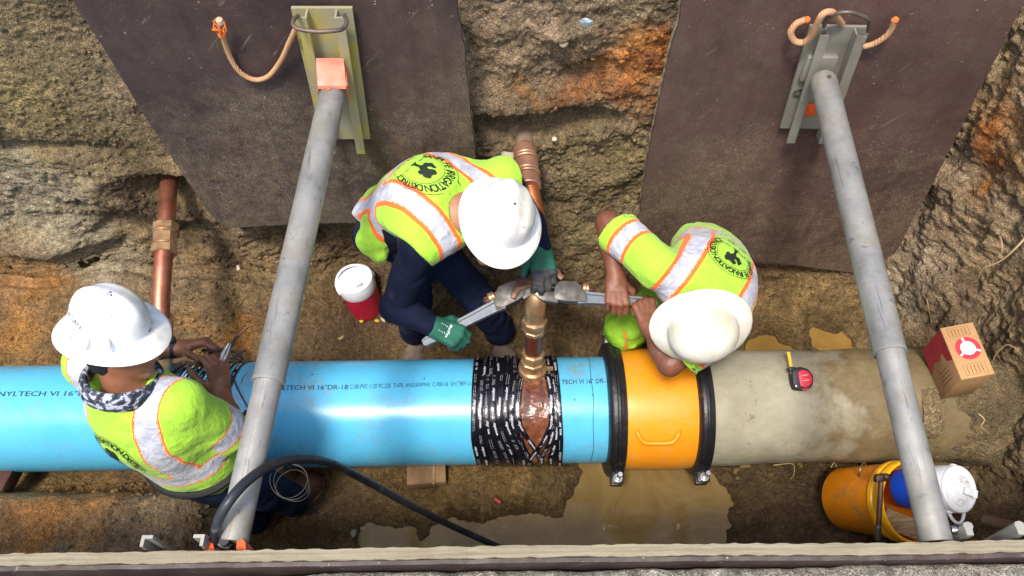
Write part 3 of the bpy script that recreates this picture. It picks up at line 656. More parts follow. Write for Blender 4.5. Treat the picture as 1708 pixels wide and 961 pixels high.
obj('elbow_band', lathe([(.041, 0), (.044, .003), (.044, .014), (.041, .018)], top + DR * .022 + ND * .055, ND, 32), BRASS, ts)
SW = top + DR * .022 + ND * .075
obj('swivel_nut', lathe([(.040, 0), (.047, .003), (.047, .030), (.038, .034)], SW, ND, 6), simple('dark_brass', lin(84, 58, 48), .4, metal=.7, var=.4), ts, sharp=20)
# wrenches
ALU = simple('grey_alloy', lin(112, 118, 126), .55, metal=.2, var=.22, scale=22, bump=.0007, dirt=lin(86, 72, 60), dirt_amt=.05, dscale=16)
IRON = simple('worn_iron', lin(94, 90, 86), .5, metal=.4, var=.45, scale=30, bump=.0012, dirt=lin(80, 60, 44), dirt_amt=.2, dscale=24)
RUSTY = simple('rusty_steel', lin(104, 74, 56), .5, metal=.5, var=.5, scale=40, bump=.0012)
def wrench(label, end, jaw, hook, upv, flip):
    d = nrm(jaw - end); s = nrm(np.cross(upv, d)) * flip; u = np.cross(d, s) * flip; L = np.linalg.norm(jaw - end)
    t = thing('pipe_wrench', label, 'pipe wrench', (end + jaw) / 2, 'pipe wrenches on the brass fitting')
    def sec(k, w_, h_, web):                                       # I-beam section
        c = end + d * (L * k); return [c + s * a * w_ + u * b * h_ for a, b in ((-1, -1), (-1, 1), (-.55, 1), (-.45, web), (.45, web), (.55, 1), (1, 1), (1, -1), (.55, -1), (.45, -web), (-.45, -web), (-.55, -1))]
    ks = [(0, .011, .009, .8), (.03, .015, .012, .75), (.10, .016, .013, .55), (.5, .019, .014, .5), (.72, .022, .015, .5), (.80, .026, .017, .7)]
    V = []; F = []
    for k in ks: V += sec(*k)
    n = 12
    for i in range(len(ks) - 1):
        for j in range(n): F.append((i * n + j, i * n + (j + 1) % n, (i + 1) * n + (j + 1) % n, (i + 1) * n + j))
    F += [tuple(range(n - 1, -1, -1)), tuple((len(ks) - 1) * n + j for j in range(n))]
    obj('handle', (np.array(V), F), ALU, t, sharp=25)
    c = end + d * (L * .80)
    hous = [(-.035, -.020), (.05, -.022), (.085, -.018), (.092, .0), (.084, .040), (.070, .054), (.012, .058), (-.004, .046), (-.030, .016)]
    obj('housing', prism(hous, -.020, .020, c, d, s, .004), IRON, t, sharp=30)
    obj('heel_jaw', prism([(.07, -.03), (.13, -.026), (.165, -.008), (.165, .010), (.10, .014), (.075, .01)], -.017, .017, c, d, s, .004), IRON, t, sharp=50)
    sh = [(.02, .034), (.155, .030), (.200, .034), (.222, .024), (.236, -.004), (.228, -.036), (.210, -.040), (.205, -.014), (.185, .004), (.02, .010)]
    sh = [(-.055, .026), (-.055, .048)] + [(.10, .048), (.165, .058), (.212, .050), (.238, .022), (.246, -.022), (.226, -.028), (.214, .004), (.180, .022), (.10, .026)]
    obj('hook_jaw', prism(sh, -.012, .012, c, d, s, .003), RUSTY, t, sharp=50)
    th = [c + d * (.03 + .10 * q) + s * .037 for q in np.linspace(0, 1, 20)]
    obj('thread', tube([c + d * x + s * .037 for x in np.linspace(-.062, -.012, 24)], [.013 + .0016 * (i % 2) for i in range(24)], 12), RUSTY, t)
    obj('knurl_nut', lathe([(.017, 0), (.021, .002), (.021, .010), (.019, .012), (.021, .014), (.021, .022), (.017, .024)], c + d * (-.040) + s * .037, d, 24), BRASS, t)
    return t, d, s, u
jc = SW + ND * .012
wa_end = px(706, 573, z=.845); wa_jaw = px(872, 488, z=.925)
wrench('pipe wrench slanting up from the green glove of the middle man', wa_end, wa_jaw, None, A(0, -.3, 1), 1)
wb_end = px(1096, 506, z=.90); wb_jaw = px(930, 494, z=.925)
wrench('pipe wrench lying level in the bare fists of the man at the right', wb_end, wb_jaw, None, A(0, -.3, 1), -1)
# copper service lines coming out of the far wall
def hexfit(c, d, r, parts):
    out = []; h = 0
    for kind, ln, rr in parts:
        out.append(lathe([(rr * .93, h), (rr, h + .003), (rr, h + ln - .003), (rr * .93, h + ln)], c + d * h, d * 0 + d, 8 if kind == 'hex' else 32) if False else lathe([(rr * .92, 0), (rr, .003), (rr, ln - .003), (rr * .92, ln)], c + d * h, d, 8 if kind == 'hex' else 32)); h += ln
    return out
tcu = thing('copper_pipe', 'copper service pipe with brass coupling coming from a hollow beside the left board', 'copper pipe', px(268, 510, Y=.40), 'copper service pipes from the far wall')
p0 = px(287, 285, Y=.93); p1 = px(281, 312, Y=.80); p2 = px(268, 500, Y=.32); p3 = px(268, 530, Y=.26); d = nrm(p2 - p1)
obj('pipe', tube([p0, p1, p2, p3], .035, 32), COPPER, tcu)
at_y = lambda a, b, yy: min((a + (b - a) * s for s in np.linspace(-.2, 1.2, 400)), key=lambda q: abs(proj(q)[1] - yy)); cA = at_y(p1, p2, 374); cB = at_y(p1, p2, 424)
LC = np.linalg.norm(cB - cA)
for nm, a, b, rr, sg in (('end_nut', 0, .23, .052, 8), ('end_ring', .23, .33, .047, 32), ('coupling_body', .33, .66, .048, 8), ('end_ring', .66, .74, .047, 32), ('end_nut', .74, 1.0, .053, 8)):
    obj(nm, lathe([(rr * .92, 0), (rr, .003), (rr, LC * (b - a) - .003), (rr * .92, LC * (b - a))], cA + d * LC * a, d, sg), BRASS, tcu, sharp=20)
d2 = d
for nm, c0, ln, rr, sg in (('end_nut', px(268.5, 526, Y=.28), .05, .050, 8), ('valve_body', px(269, 536, Y=.25), .10, .046, 24)):
    obj(nm, lathe([(rr * .92, 0), (rr, .003), (rr, ln - .003), (rr * .92, ln)], c0, d2, sg), BRASS, tcu, sharp=20)
obj('pipe', tube(spline([px(269, 545, Y=.22), px(275, 575, Y=.16), A(-1.42, .10, .52)], 6), .034, 24), BRASS, tcu)
tcm = thing('copper_pipe', 'copper service pipe behind the white helmet of the middle man', 'copper pipe', px(886, 310, Y=.6), 'copper service pipes from the far wall')
q0 = px(873, 205, Y=.98); q1 = px(874, 222, Y=.86); q2 = px(882, 300, Y=.62); q3 = SW + ND * .10; dq = nrm(q2 - q1)
obj('muddy_end', tube([q0, q1, px(876, 245, Y=.79)], .0345, 28), simple('dull_copper', lin(158, 132, 112), .6, metal=.3, var=.3, dirt=MUD, dirt_amt=.3), tcm)
obj('pipe', tube(spline([px(876, 244, Y=.79), q2, q2 * .5 + q3 * .5 + A(0, 0, .01), q3], 6), .033, 28), simple('warm_copper', lin(176, 104, 62), .4, metal=.7, var=.25), tcm)
ca = px(875, 248, Y=.775)
for nm, a, ln, rr, sg in (('sleeve', 0, .05, .046, 28), ('coupling_ring', .052, .016, .051, 28), ('coupling_body', .070, .055, .047, 28), ('coupling_ring', .127, .016, .051, 28), ('sleeve', .145, .055, .048, 28)):
    obj(nm, lathe([(rr * .93, 0), (rr, .004), (rr, ln - .004), (rr * .93, ln)], ca + dq * a, dq, sg), BRASS if 'ring' in nm else simple('pink_copper', lin(196, 146, 120), .42, metal=.7, var=.25), tcm, sharp=25)
# ---------------------------------------------------------------- shoring boards
def board_mat(name, base, seed, dusty):
    M = N(name); off = M.n('ShaderNodeMapping'); off.inputs['Location'].default_value = (seed, seed * .7, 0); M.l(M.co, off.inputs[0]); v = off.outputs[0]
    c = M.ramp(M.noise(3.2, 6, .65, v), [(.3, tuple(x * .72 for x in base)), (.7, tuple(x * 1.22 for x in base))])
    c = M.mix(M.ramp(M.noise(6, 6, .7, v), [(.52, 0.0), (.75, .45)]), c, lin(92, 82, 62))
    zc = M.n('ShaderNodeSeparateXYZ'); M.l(M.co, zc.inputs[0])
    low = M.math('ADD', M.math('MULTIPLY', M.math('SUBTRACT', .75, zc.outputs[2]), .5), M.noise(1.8, 6, .65, v)); zone = M.ramp(low, [(.40, .12), (.64, dusty)])
    g1 = M.ramp(M.noise(230, 3, .7, v), [(.47, 0.0), (.60, 1.0)]); g2 = M.ramp(M.noise(34, 6, .8, v), [(.36, 0.0), (.62, 1.0)])
    c = M.mix(M.math('MULTIPLY', M.math('MULTIPLY', g1, g2), zone), c, lin(164, 150, 120)); c = M.mix(M.math('MULTIPLY', zone, M.ramp(M.noise(9, 7, .75, v), [(.42, 0.0), (.66, .5)])), c, lin(116, 100, 74))
    c = M.mix(M.ramp(M.noise(2.6, 6, .7, v, .6), [(.50, 0.0), (.64, .45)]), c, tuple(x * .5 for x in base))
    sp2 = M.ramp(M.voro(52, v), [(.0, 1.0), (.11, 1.0), (.17, 0.0)]); k2 = M.ramp(M.noise(17, 4, .7, v), [(.56, 0.0), (.62, .8)]); c = M.mix(M.math('MULTIPLY', sp2, k2), c, lin(168, 158, 138))
    mp = M.n('ShaderNodeMapping'); mp.inputs['Scale'].default_value = (3, 1, 46); mr = M.n('ShaderNodeMapping'); mr.inputs['Rotation'].default_value = (0, .85, 0); M.l(v, mr.inputs[0]); M.l(mr.outputs[0], mp.inputs[0])
    zg = M.n('ShaderNodeSeparateXYZ'); M.l(M.co, zg.inputs[0]); mb = M.math('ADD', M.math('MULTIPLY', M.math('SUBTRACT', .30, zg.outputs[2]), 1.6), M.math('MULTIPLY', M.math('SUBTRACT', M.noise(5, 7, .7, v), .5), 2.4)); mb = M.ramp(mb, [(.2, 0.0), (.75, .55)]); c = M.mix(mb, c, lin(112, 98, 72))
    run = M.ramp(M.noise(4, 5, .6, M.scaled(5, 1, .35)), [(.54, 0.0), (.70, .35)]); c = M.mix(run, c, tuple(x * .55 for x in base))
    scr = M.ramp(M.noise(1.6, 3, .6, mp.outputs[0]), [(.66, 0.0), (.70, .45)]); c = M.mix(M.math('MULTIPLY', scr, M.ramp(M.noise(5, 2, .5, v), [(.5, 0.0), (.6, 1.0)])), c, lin(136, 122, 104))
    M.set('Base Color', c); M.set('Roughness', M.ramp(M.noise(9, 5, .6, v), [(.3, .48), (.7, .75)])); M.bump(M.noise(90, 5, .7, v), .0018, .7); return M.m
PLY_EDGE = N('plywood_edge'); vv = PLY_EDGE.scaled(1, 60, 1); cc_ = PLY_EDGE.ramp(PLY_EDGE.noise(1.2, 5, .7, PLY_EDGE.scaled(3, 130, 40)), [(.3, lin(110, 100, 80)), (.55, lin(138, 127, 104)), (.75, lin(156, 146, 122))])
cc_ = PLY_EDGE.mix(PLY_EDGE.ramp(PLY_EDGE.noise(5, 5, .7), [(.55, 0.0), (.75, .6)]), cc_, lin(120, 104, 78)); PLY_EDGE.set('Base Color', cc_); PLY_EDGE.set('Roughness', .85); PLY_EDGE.bump(PLY_EDGE.noise(90, 5, .7), .003, .8); PLY_EDGE = PLY_EDGE.m
def board(name, label, quad, yf, thick, mat, jag, seed):
    """sheet of film-faced plywood standing against the wall; quad = outline (x, z) clockwise, rounded and chipped"""
    q = np.random.RandomState(seed); pts = []; n = len(quad)
    for i in range(n):
        a, b = A(*quad[i]), A(*quad[(i + 1) % n]); L = np.linalg.norm(b - a); m = max(1, int(L / .02)); t_ = (b - a) / L; nn_ = A(t_[1], -t_[0])
        for k in range(m):
            s = k / m; pts.append(a + (b - a) * s - nn_ * 0 + nn_ * jag * (q.rand() - .5))
    pts = [p for p in pts]; k = len(pts)
    cx = np.mean(pts, 0); t = thing(name, label, 'plywood board', (cx[0], yf + thick / 2, min(p[1] for p in pts)), 'plywood shoring boards')
    c = A(*cx); ins = [c + (p - c) * (1 - .0035) for p in pts]
    V = [(p[0], yf + .004, p[1]) for p in pts] + [(p[0], yf + thick, p[1]) for p in pts]
    F = [(i, (i + 1) % k, k + (i + 1) % k, k + i) for i in range(k)] + [tuple(k + i for i in range(k))]
    obj('plywood_core', (V, F), PLY_EDGE, t, smooth=False)
    Vf = [(p[0], yf, p[1]) for p in ins] + [(p[0], yf + .0055, p[1]) for p in ins]
    obj('film_face', (Vf, [tuple(range(k - 1, -1, -1))[::-1]] + [(i, k + i, k + (i + 1) % k, (i + 1) % k) for i in range(k)]), mat, t, smooth=False)
    return t
def xz(x, y, Y=.70): p = px(x, y, Y=Y); return (p[0], p[2])
tl = [xz(112, -60), xz(124, 8), xz(140, 32), xz(160, 62), xz(242, 195), xz(300, 285), xz(345, 352), xz(362, 370), xz(380, 380), xz(395, 380), xz(520, 373), xz(640, 372), xz(700, 352), xz(799, 318), xz(793, 250), xz(785, 180), xz(776, 80), xz(766, 25), xz(760, -10), xz(752, -60)]
TLB = board('shoring_board', 'dark brown plywood board with clipped corner behind the left strut', tl, .70, .028, board_mat('dark_film', lin(64, 47, 47), 1.3, 1.0), .004, 1)
trr = [xz(1150, -60), xz(1136, 0), xz(1131, 42), xz(1123, 60), xz(1102, 150), xz(1082, 250), xz(1066, 355), xz(1052, 425), xz(1140, 432), xz(1228, 437), xz(1330, 444), xz(1424, 456), xz(1470, 462), xz(1500, 412), xz(1560, 300), xz(1640, 140), xz(1700, 22), xz(1742, -60)]
TRB = board('shoring_board', 'brown plywood board with chipped left edge behind the right strut', trr, .70, .028, board_mat('brown_film', lin(86, 62, 58), 7.9, .85), .005, 2)
# dust and cement stains on the left board have a shape of their own
# near board: only its top edge and the back of its film face show
nb = [(-2.6, 0.12), (2.6, .12), (2.6, 1.562), (1.6, 1.558), (.9, 1.552), (-.2, 1.548), (-1.6, 1.556), (-2.6, 1.56)]
t = thing('shoring_board', 'plywood board along the near edge, seen from above on its pale top edge', 'plywood board', (0, -.893, .12), 'plywood shoring boards')
bm_ = prism([(p[0], p[1]) for p in nb], -.014, .014, A(0, -.889, 0), A(1, 0, 0), A(0, 0, 1), .002)
xsb = np.arange(-2.6, 2.601, .01); V = []; F = []
tz = 1.556 + .004 * vnoise(np.stack([xsb * 1.5, 0 * xsb, 0 * xsb], 1)) + .003 * fbm(np.stack([xsb, 0 * xsb, 0 * xsb], 1), 30, 3)
bend = -.006 * np.exp(-((xsb - .85) / .4) ** 2)
for x, z, b in zip(xsb, tz, bend):
    j = .0018 * vnoise(np.array([[x * 60, 0, 0]]))[0]
    V += [(x, -.874 + b + j, .12), (x, -.874 + b + j, z), (x, -.8995 + b - j, z - .002), (x, -.8995 + b - j, .12)]
for i in range(len(xsb) - 1):
    for k in range(3): F.append((i * 4 + k, i * 4 + k + 1, i * 4 + k + 5, i * 4 + k + 4))
obj('plywood_core', (V, F), PLY_EDGE, t, sharp=30)
V = [];F = []
for x, z, b in zip(xsb, tz, bend): V += [(x, -.9015 + b, z - .005), (x, -.9015 + b, .12), (x, -.9105 + b, .12), (x, -.9105 + b, z - .008)]
for i in range(len(xsb) - 1):
    for k in range(4): F.append((i * 4 + k, i * 4 + (k + 1) % 4, (i + 1) * 4 + (k + 1) % 4, (i + 1) * 4 + k))
obj('film_face', (V, F), board_mat('near_film', lin(58, 44, 42), 3.1, .8), t, sharp=30)
# ---------------------------------------------------------------- hydraulic shores
M = N('shore_alloy'); c = M.ramp(M.noise(6, 6, .65), [(.3, lin(118, 117, 112)), (.5, lin(150, 147, 140)), (.72, lin(174, 169, 158))]); dm = M.ramp(M.noise(9, 6, .7), [(.52, 0.0), (.72, .7)]); c = M.mix(dm, c, lin(136, 126, 98)); sk = M.ramp(M.noise(3, 4, .6, M.scaled(30, 1.5, 30)), [(.62, 0.0), (.70, .6)]); c = M.mix(sk, c, lin(96, 94, 92))
bl = M.ramp(M.noise(26, 3, .6), [(.66, 0.0), (.72, .6)]); c = M.mix(bl, c, lin(88, 90, 98)); M.set('Base Color', c); M.set('Metallic', .35); M.set('Roughness', M.ramp(M.noise(14, 4), [(.3, .40), (.7, .62)])); M.bump(M.noise(120, 4), .0006, .6); SHA = M.m
M = N('yellow_rail'); c = M.ramp(M.noise(4, 5, .6), [(.36, lin(190, 172, 48)), (.48, lin(162, 154, 108)), (.62, lin(150, 148, 132))]); M.set('Base Color', c); M.set('Metallic', .2); M.set('Roughness', .5); M.bump(M.noise(90, 4), .0008, .6); YRAIL = M.m
GRAIL = simple('grey_rail', lin(146, 142, 130), .5, metal=.35, var=.25, dirt=MUD, dirt_amt=.12, scale=8)
ORB = simple('orange_bracket', lin(232, 88, 34), .5, var=.2, dirt=MUD, dirt_amt=.05)
PINK = simple('faded_orange_bracket', lin(232, 104, 74), .5, var=.12)
ROD = simple('rusty_handle_rod', lin(112, 96, 86), .55, metal=.5, var=.4)
def rail(t, mat, quad, yf, nm='rail', flange=.045, top=True):
    """aluminium rail plate on the board with two bent webs; quad = TL, TR, BR, BL points on the board plane"""
    TL_, TR_, BR_, BL_ = [A(*p) for p in quad]; n = A(0, -1, 0); u = nrm(TR_ - TL_ + BR_ - BL_); v = nrm(TL_ - BL_ + TR_ - BR_)
    V = []; 
    for off in (0, .012):
        for p in (TL_, TR_, BR_, BL_): V.append(p + n * off)
    F = [(0, 3, 2, 1), (4, 5, 6, 7), (0, 1, 5, 4), (1, 2, 6, 5), (2, 3, 7, 6), (3, 0, 4, 7)]
    r = obj(nm, (np.array(V), F), mat, t, smooth=False)
    for s in (.26, .74):
        a = TL_ + (TR_ - TL_) * s - v * .004; b = BL_ + (BR_ - BL_) * s - v * .035; sg = 1 if s > .5 else -1
        pl = [(0, .012), (.006, .012), (.006, flange), (.030, flange), (.030, flange + .007), (0, flange + .007)]
        pr = []
        for e in (a, b):
            for (x, h) in pl: pr.append(e + u * sg * (x - .003) + n * h)
        k = len(pl); F = [tuple(range(k)), tuple(range(2 * k - 1, k - 1, -1))] + [(i, k + i, k + (i + 1) % k, (i + 1) % k) for i in range(k)]
        obj('web', (np.array(pr), F), mat, r, smooth=False)
    return r, u, v
def shore(label, quad, mat, brmat, far, joint, near, brk, handle):
    t = thing('hydraulic_shore', label, 'trench shore', (near + far) / 2, 'aluminium hydraulic shores across the trench')
    r, u, v = rail(t, mat, quad, .69)
    d = nrm(near - far); jn = far + d * np.linalg.norm(joint - far)
    obj('cylinder', lathe([(.036, -.01), (.0415, .004), (.0425, .02), (.0425, np.linalg.norm(jn - far) - .012), (.0435, np.linalg.norm(jn - far) - .010), (.0435, np.linalg.norm(jn - far)), (.037, np.linalg.norm(jn - far))], far, d, 40), SHA, t, sharp=40)
    obj('piston_tube', tube([jn - d * .03, near], .0365, 40), SHA, t)
    obj('weld_seam', tube([jn + A(0, 0, .0364) + d * .01, near + A(0, 0, .0364)], .0008, 5), simple('seam_grey', lin(146, 144, 138), .6, metal=.3), t)
    if brk == 'big':
        up_ = v; c = far + A(0, -.0, 0); n = A(0, -1, 0)
        tq = [px(527, 97, Y=.635), px(573, 97, Y=.635), px(577, 143, Y=.56), px(530, 143, Y=.56)]; back = [p + A(0, .0, -.006) for p in tq]
        V = np.array(tq + [p - A(0, .006, .008) for p in tq]); F = [(0, 1, 2, 3), (7, 6, 5, 4), (0, 4, 5, 1), (1, 5, 6, 2), (2, 6, 7, 3), (3, 7, 4, 0)]
        b = obj('bracket', (V, F), brmat, t, smooth=False)
        for (e0, e1, e2, e3) in (((573, 97, .66), (577, 143, .56), (581, 175, .60), (577, 150, .66)), ((527, 97, .66), (530, 143, .56), (531, 162, .60), (531, 140, .66))):
            p = [px(a, b_, Y=c_) for a, b_, c_ in (e0, e1, e2, e3)]; V = np.array(p + [q_ + A(.005, 0, 0) for q_ in p]); obj('bracket_cheek', (V, [(0, 1, 2, 3), (7, 6, 5, 4), (0, 4, 5, 1), (1, 5, 6, 2), (2, 6, 7, 3), (3, 7, 4, 0)]), brmat, b, smooth=False)
        pl_ = far + d * .012 + A(0, 0, .0425); obj('pin', lathe([(.008, 0), (.008, .003), (.005, .004)], pl_, A(0, 0, 1), 14), brmat, t)
    else:
        c = far + A(0, .02, .0); b = obj('bracket', box(c + A(0, .05, -.005), (.10, .03, .10), None, .003), mat, t)
        pl_ = far + d * .03 + A(0, 0, .0425); obj('pin', lathe([(.007, 0), (.007, .003), (.005, .004)], pl_, A(0, 0, 1), 14), ROD, t)
    obj('lift_handle', tube(spline(handle, 6), .0065, 10), ROD, t)
    return t, d, near
qL = [px(486, 10, Y=.685), px(588, 10, Y=.685), px(618, 228, Y=.685), px(564, 222, Y=.685)]
qL[3] = qL[0] + (qL[2] - qL[1]) + A(0.01, 0, 0)
hL = [px(492, 44, Y=.62), px(489, 34, Y=.60), px(495, 28, Y=.585), px(496, 40, Y=.57)] 
hL = [px(497, 26, Y=.63), px(490, 33, Y=.60), px(489, 42, Y=.575), px(500, 49, Y=.56), px(530, 53, Y=.555), px(562, 51, Y=.56), px(573, 47, Y=.575), px(578, 36, Y=.60), px(574, 25, Y=.63)]
farL = px(554, 160, Y=.555); jL = px(452, 643, z=1.505); jt = np.linalg.norm(jL - farL)
nearL = px(388, 905, z=1.49)
TSL, dL, _ = shore('silver trench strut with faded orange bracket on a yellowed rail, at the left', qL, YRAIL, PINK, farL, jL, nearL, 'big', hL)
qR = [px(1350, 40, Y=.685), px(1451, 42, Y=.685), px(1393, 214, Y=.685), px(1300, 210, Y=.685)]; qR[2] = qR[3] + (qR[1] - qR[0])
hR = [px(1374, 44, Y=.64), px(1380, 32, Y=.62), px(1398, 22, Y=.60), px(1420, 21, Y=.59), px(1440, 28, Y=.595), px(1449, 36, Y=.61), px(1448, 52, Y=.65)]
farR = px(1373, 134, Y=.60); jR = px(1485, 597, z=1.50); nearR = px(1562, 906, z=1.50)
TSR, dR, _ = shore('silver trench strut on a plain grey rail in front of the right board', qR, GRAIL, ORB, farR, jR, nearR, 'small', hR)
obj('orange_tag', box(px(1352, 183, Y=.668), (.045, .004, .06), (A(1, .0, .1), A(0, 1, 0), A(0, 0, 1)), .001), ORB, TSR)
obj('yellow_tag', box(jR + (farR - jR) * .58 + A(-.0425, .0, .012), (.003, .16, .014), (A(1, 0, 0), dR, A(0, 0, 1)), .001), YEL, TSR)
ws = lathe([(.011, 0), (.016, .001), (.016, .004), (.011, .005)], px(1331, 154, Y=.67), A(0, -1, 0), 20, ring=True); obj('washer', ws, STEEL, TSR)
# near rails: only the top ends of their webs stand above the near board
for T_, c, x0, x1, zt, lbl in ((TSL, 'l', -.868, -.722, 1.55, 0), (TSR, 'r', 1.055, 1.175, 1.535, 0)):
    y0 = -.870
    r = obj('near_rail', box(((x0 + x1) / 2, y0 + .006, 1.1), (x1 - x0 + .05, .008, .60), None, .002), GRAIL, T_, smooth=False)
    for x, sg in ((x0, -1), (x1, 1)):
        if c == 'l': pl = [(0, 0), (.008, 0), (.008, .018), (.026 , .018), (.026, .026), (0, .026)]
        else: pl = [(-.008, 0), (.008, 0), (.009, .014), (.013, .02), (.012, .028), (.004, .032), (-.006, .030), (-.010, .024), (-.008, .014)]
        P_ = [(x + sg * p[0] * -1 if c == 'l' else x + p[0], y0 + .010 + p[1]) for p in pl]; k = len(P_)
        V = [(p[0], p[1], zt) for p in P_] + [(p[0], p[1], .80) for p in P_]
        obj('web', (V, [tuple(range(k)), tuple(range(2 * k - 1, k - 1, -1))] + [(i, k + i, k + (i + 1) % k, (i + 1) % k) for i in range(k)]), simple('pale_web', lin(160, 156, 144), .55, metal=.3, var=.2), r, smooth=False)
# orange ears either side of the left strut's near end
for pa in (((393, 930), (411, 930), (409, 905), (400, 893), (395, 902)), ((338, 930), (362, 930), (352, 898), (345, 892), (341, 905))):
    P_ = [px(a, b, z=1.515) for a, b in pa]; P_ = [p + A(0, 0, .0) for p in P_]; k = len(P_); V = np.array(P_ + [p - A(0, 0, .09) for p in P_])
    obj('orange_ear', (V, [tuple(range(k)), tuple(range(2 * k - 1, k - 1, -1))] + [(i, k + i, k + (i + 1) % k, (i + 1) % k) for i in range(k)]), ORB, TSL, smooth=False)
obj('hose_fitting', join(tube([px(360, 898, z=1.50), px(384, 915, z=1.49)], .014, 8), lathe([(.012, 0), (.012, .012)], px(376, 904, z=1.51), A(0, 0, 1), 12)), simple('dark_steel', (.08, .075, .07), .4, metal=.7), TSL)
obj('end_bolt', lathe([(.010, 0), (.011, .003), (.011, .012), (.009, .014)], nearR + A(.042, .03, .0), A(1, 0, 0), 10), STEEL, TSR)
# ropes
ROPE = N('rope'); wv = ROPE.n('ShaderNodeTexWave'); wv.inputs['Scale'].default_value = 60; wv.inputs['Distortion'].default_value = 1.0; ROPE.l(ROPE.co, wv.inputs[0])
ROPE.set('Base Color', ROPE.mix(ROPE.noise(16, 4), lin(168, 116, 72), lin(216, 172, 128))); ROPE.set('Roughness', .9); ROPE.bump(wv.outputs['Fac'], .002, .8); ROPE = ROPE.m
FRAY = simple('frayed_orange_strands', lin(222, 112, 44), .9)
t = thing('rope', 'tan rope hanging in a loop on the left board with a frayed orange end', 'rope', px(430, 132, Y=.68), 'rope ends tied to the shores')
rp = spline([px(371, 56, Y=.66), px(376, 75, Y=.675), px(386, 100, Y=.68), px(402, 122, Y=.68), px(425, 133, Y=.68), px(448, 127, Y=.68), px(468, 102, Y=.675), px(482, 72, Y=.66), px(494, 46, Y=.64)], 8)
obj('cord', tube(rp, .0085, 10), ROPE, t)
fr = []
for k in range(9):
    q = np.random.RandomState(k); b = px(371, 56, Y=.66); fr.append(tube(spline([b, b + A(q.uniform(-.02, .02), -.01, q.uniform(.0, .03)), b + A(q.uniform(-.022, .022), q.uniform(-.02, .0), q.uniform(.02, .06))], 4), .0026, 5))
obj('frayed_end', join(*fr), FRAY, t); obj('burnt_end', lathe([(.006, 0), (.012, .006), (.011, .02), (.004, .026)], px(369, 40, Y=.66), A(0, -.2, 1), 12), simple('pale_fibre', lin(196, 170, 140), .9), t)
obj('whipping', lathe([(.010, 0), (.012, .004), (.012, .018), (.010, .022)], px(372, 62, Y=.664), A(-.1, 0, 1), 12), FRAY, t)
t = thing('rope', 'tan rope in an S bend hooked over the grey rail of the right board', 'rope', px(1350, 60, Y=.66), 'rope ends tied to the shores')
obj('cord', tube(spline([px(1343, 33, Y=.66), px(1328, 40, Y=.66), px(1319, 54, Y=.655), px(1325, 68, Y=.65), px(1340, 71, Y=.64), px(1352, 62, Y=.625), px(1362, 42, Y=.61), px(1372, 24, Y=.60), px(1386, 20, Y=.61), px(1395, 28, Y=.64), px(1404, 40, Y=.67)], 8), .0105, 12), ROPE, t)
obj('tail', tube(spline([px(1440, 78, Y=.675), px(1458, 73, Y=.67), px(1476, 62, Y=.66), px(1487, 48, Y=.655), px(1492, 33, Y=.65)], 8), .0095, 12), ROPE, t)
obj('frayed_end', lathe([(.009, 0), (.0112, .004), (.009, .012), (.003, .016)], px(1492, 36, Y=.65), A(.1, 0, 1), 10), FRAY, t)
obj('frayed_end', lathe([(.010, 0), (.0118, .004), (.009, .012), (.003, .016)], px(1343, 34, Y=.66), A(.8, 0, .3), 10), FRAY, t)
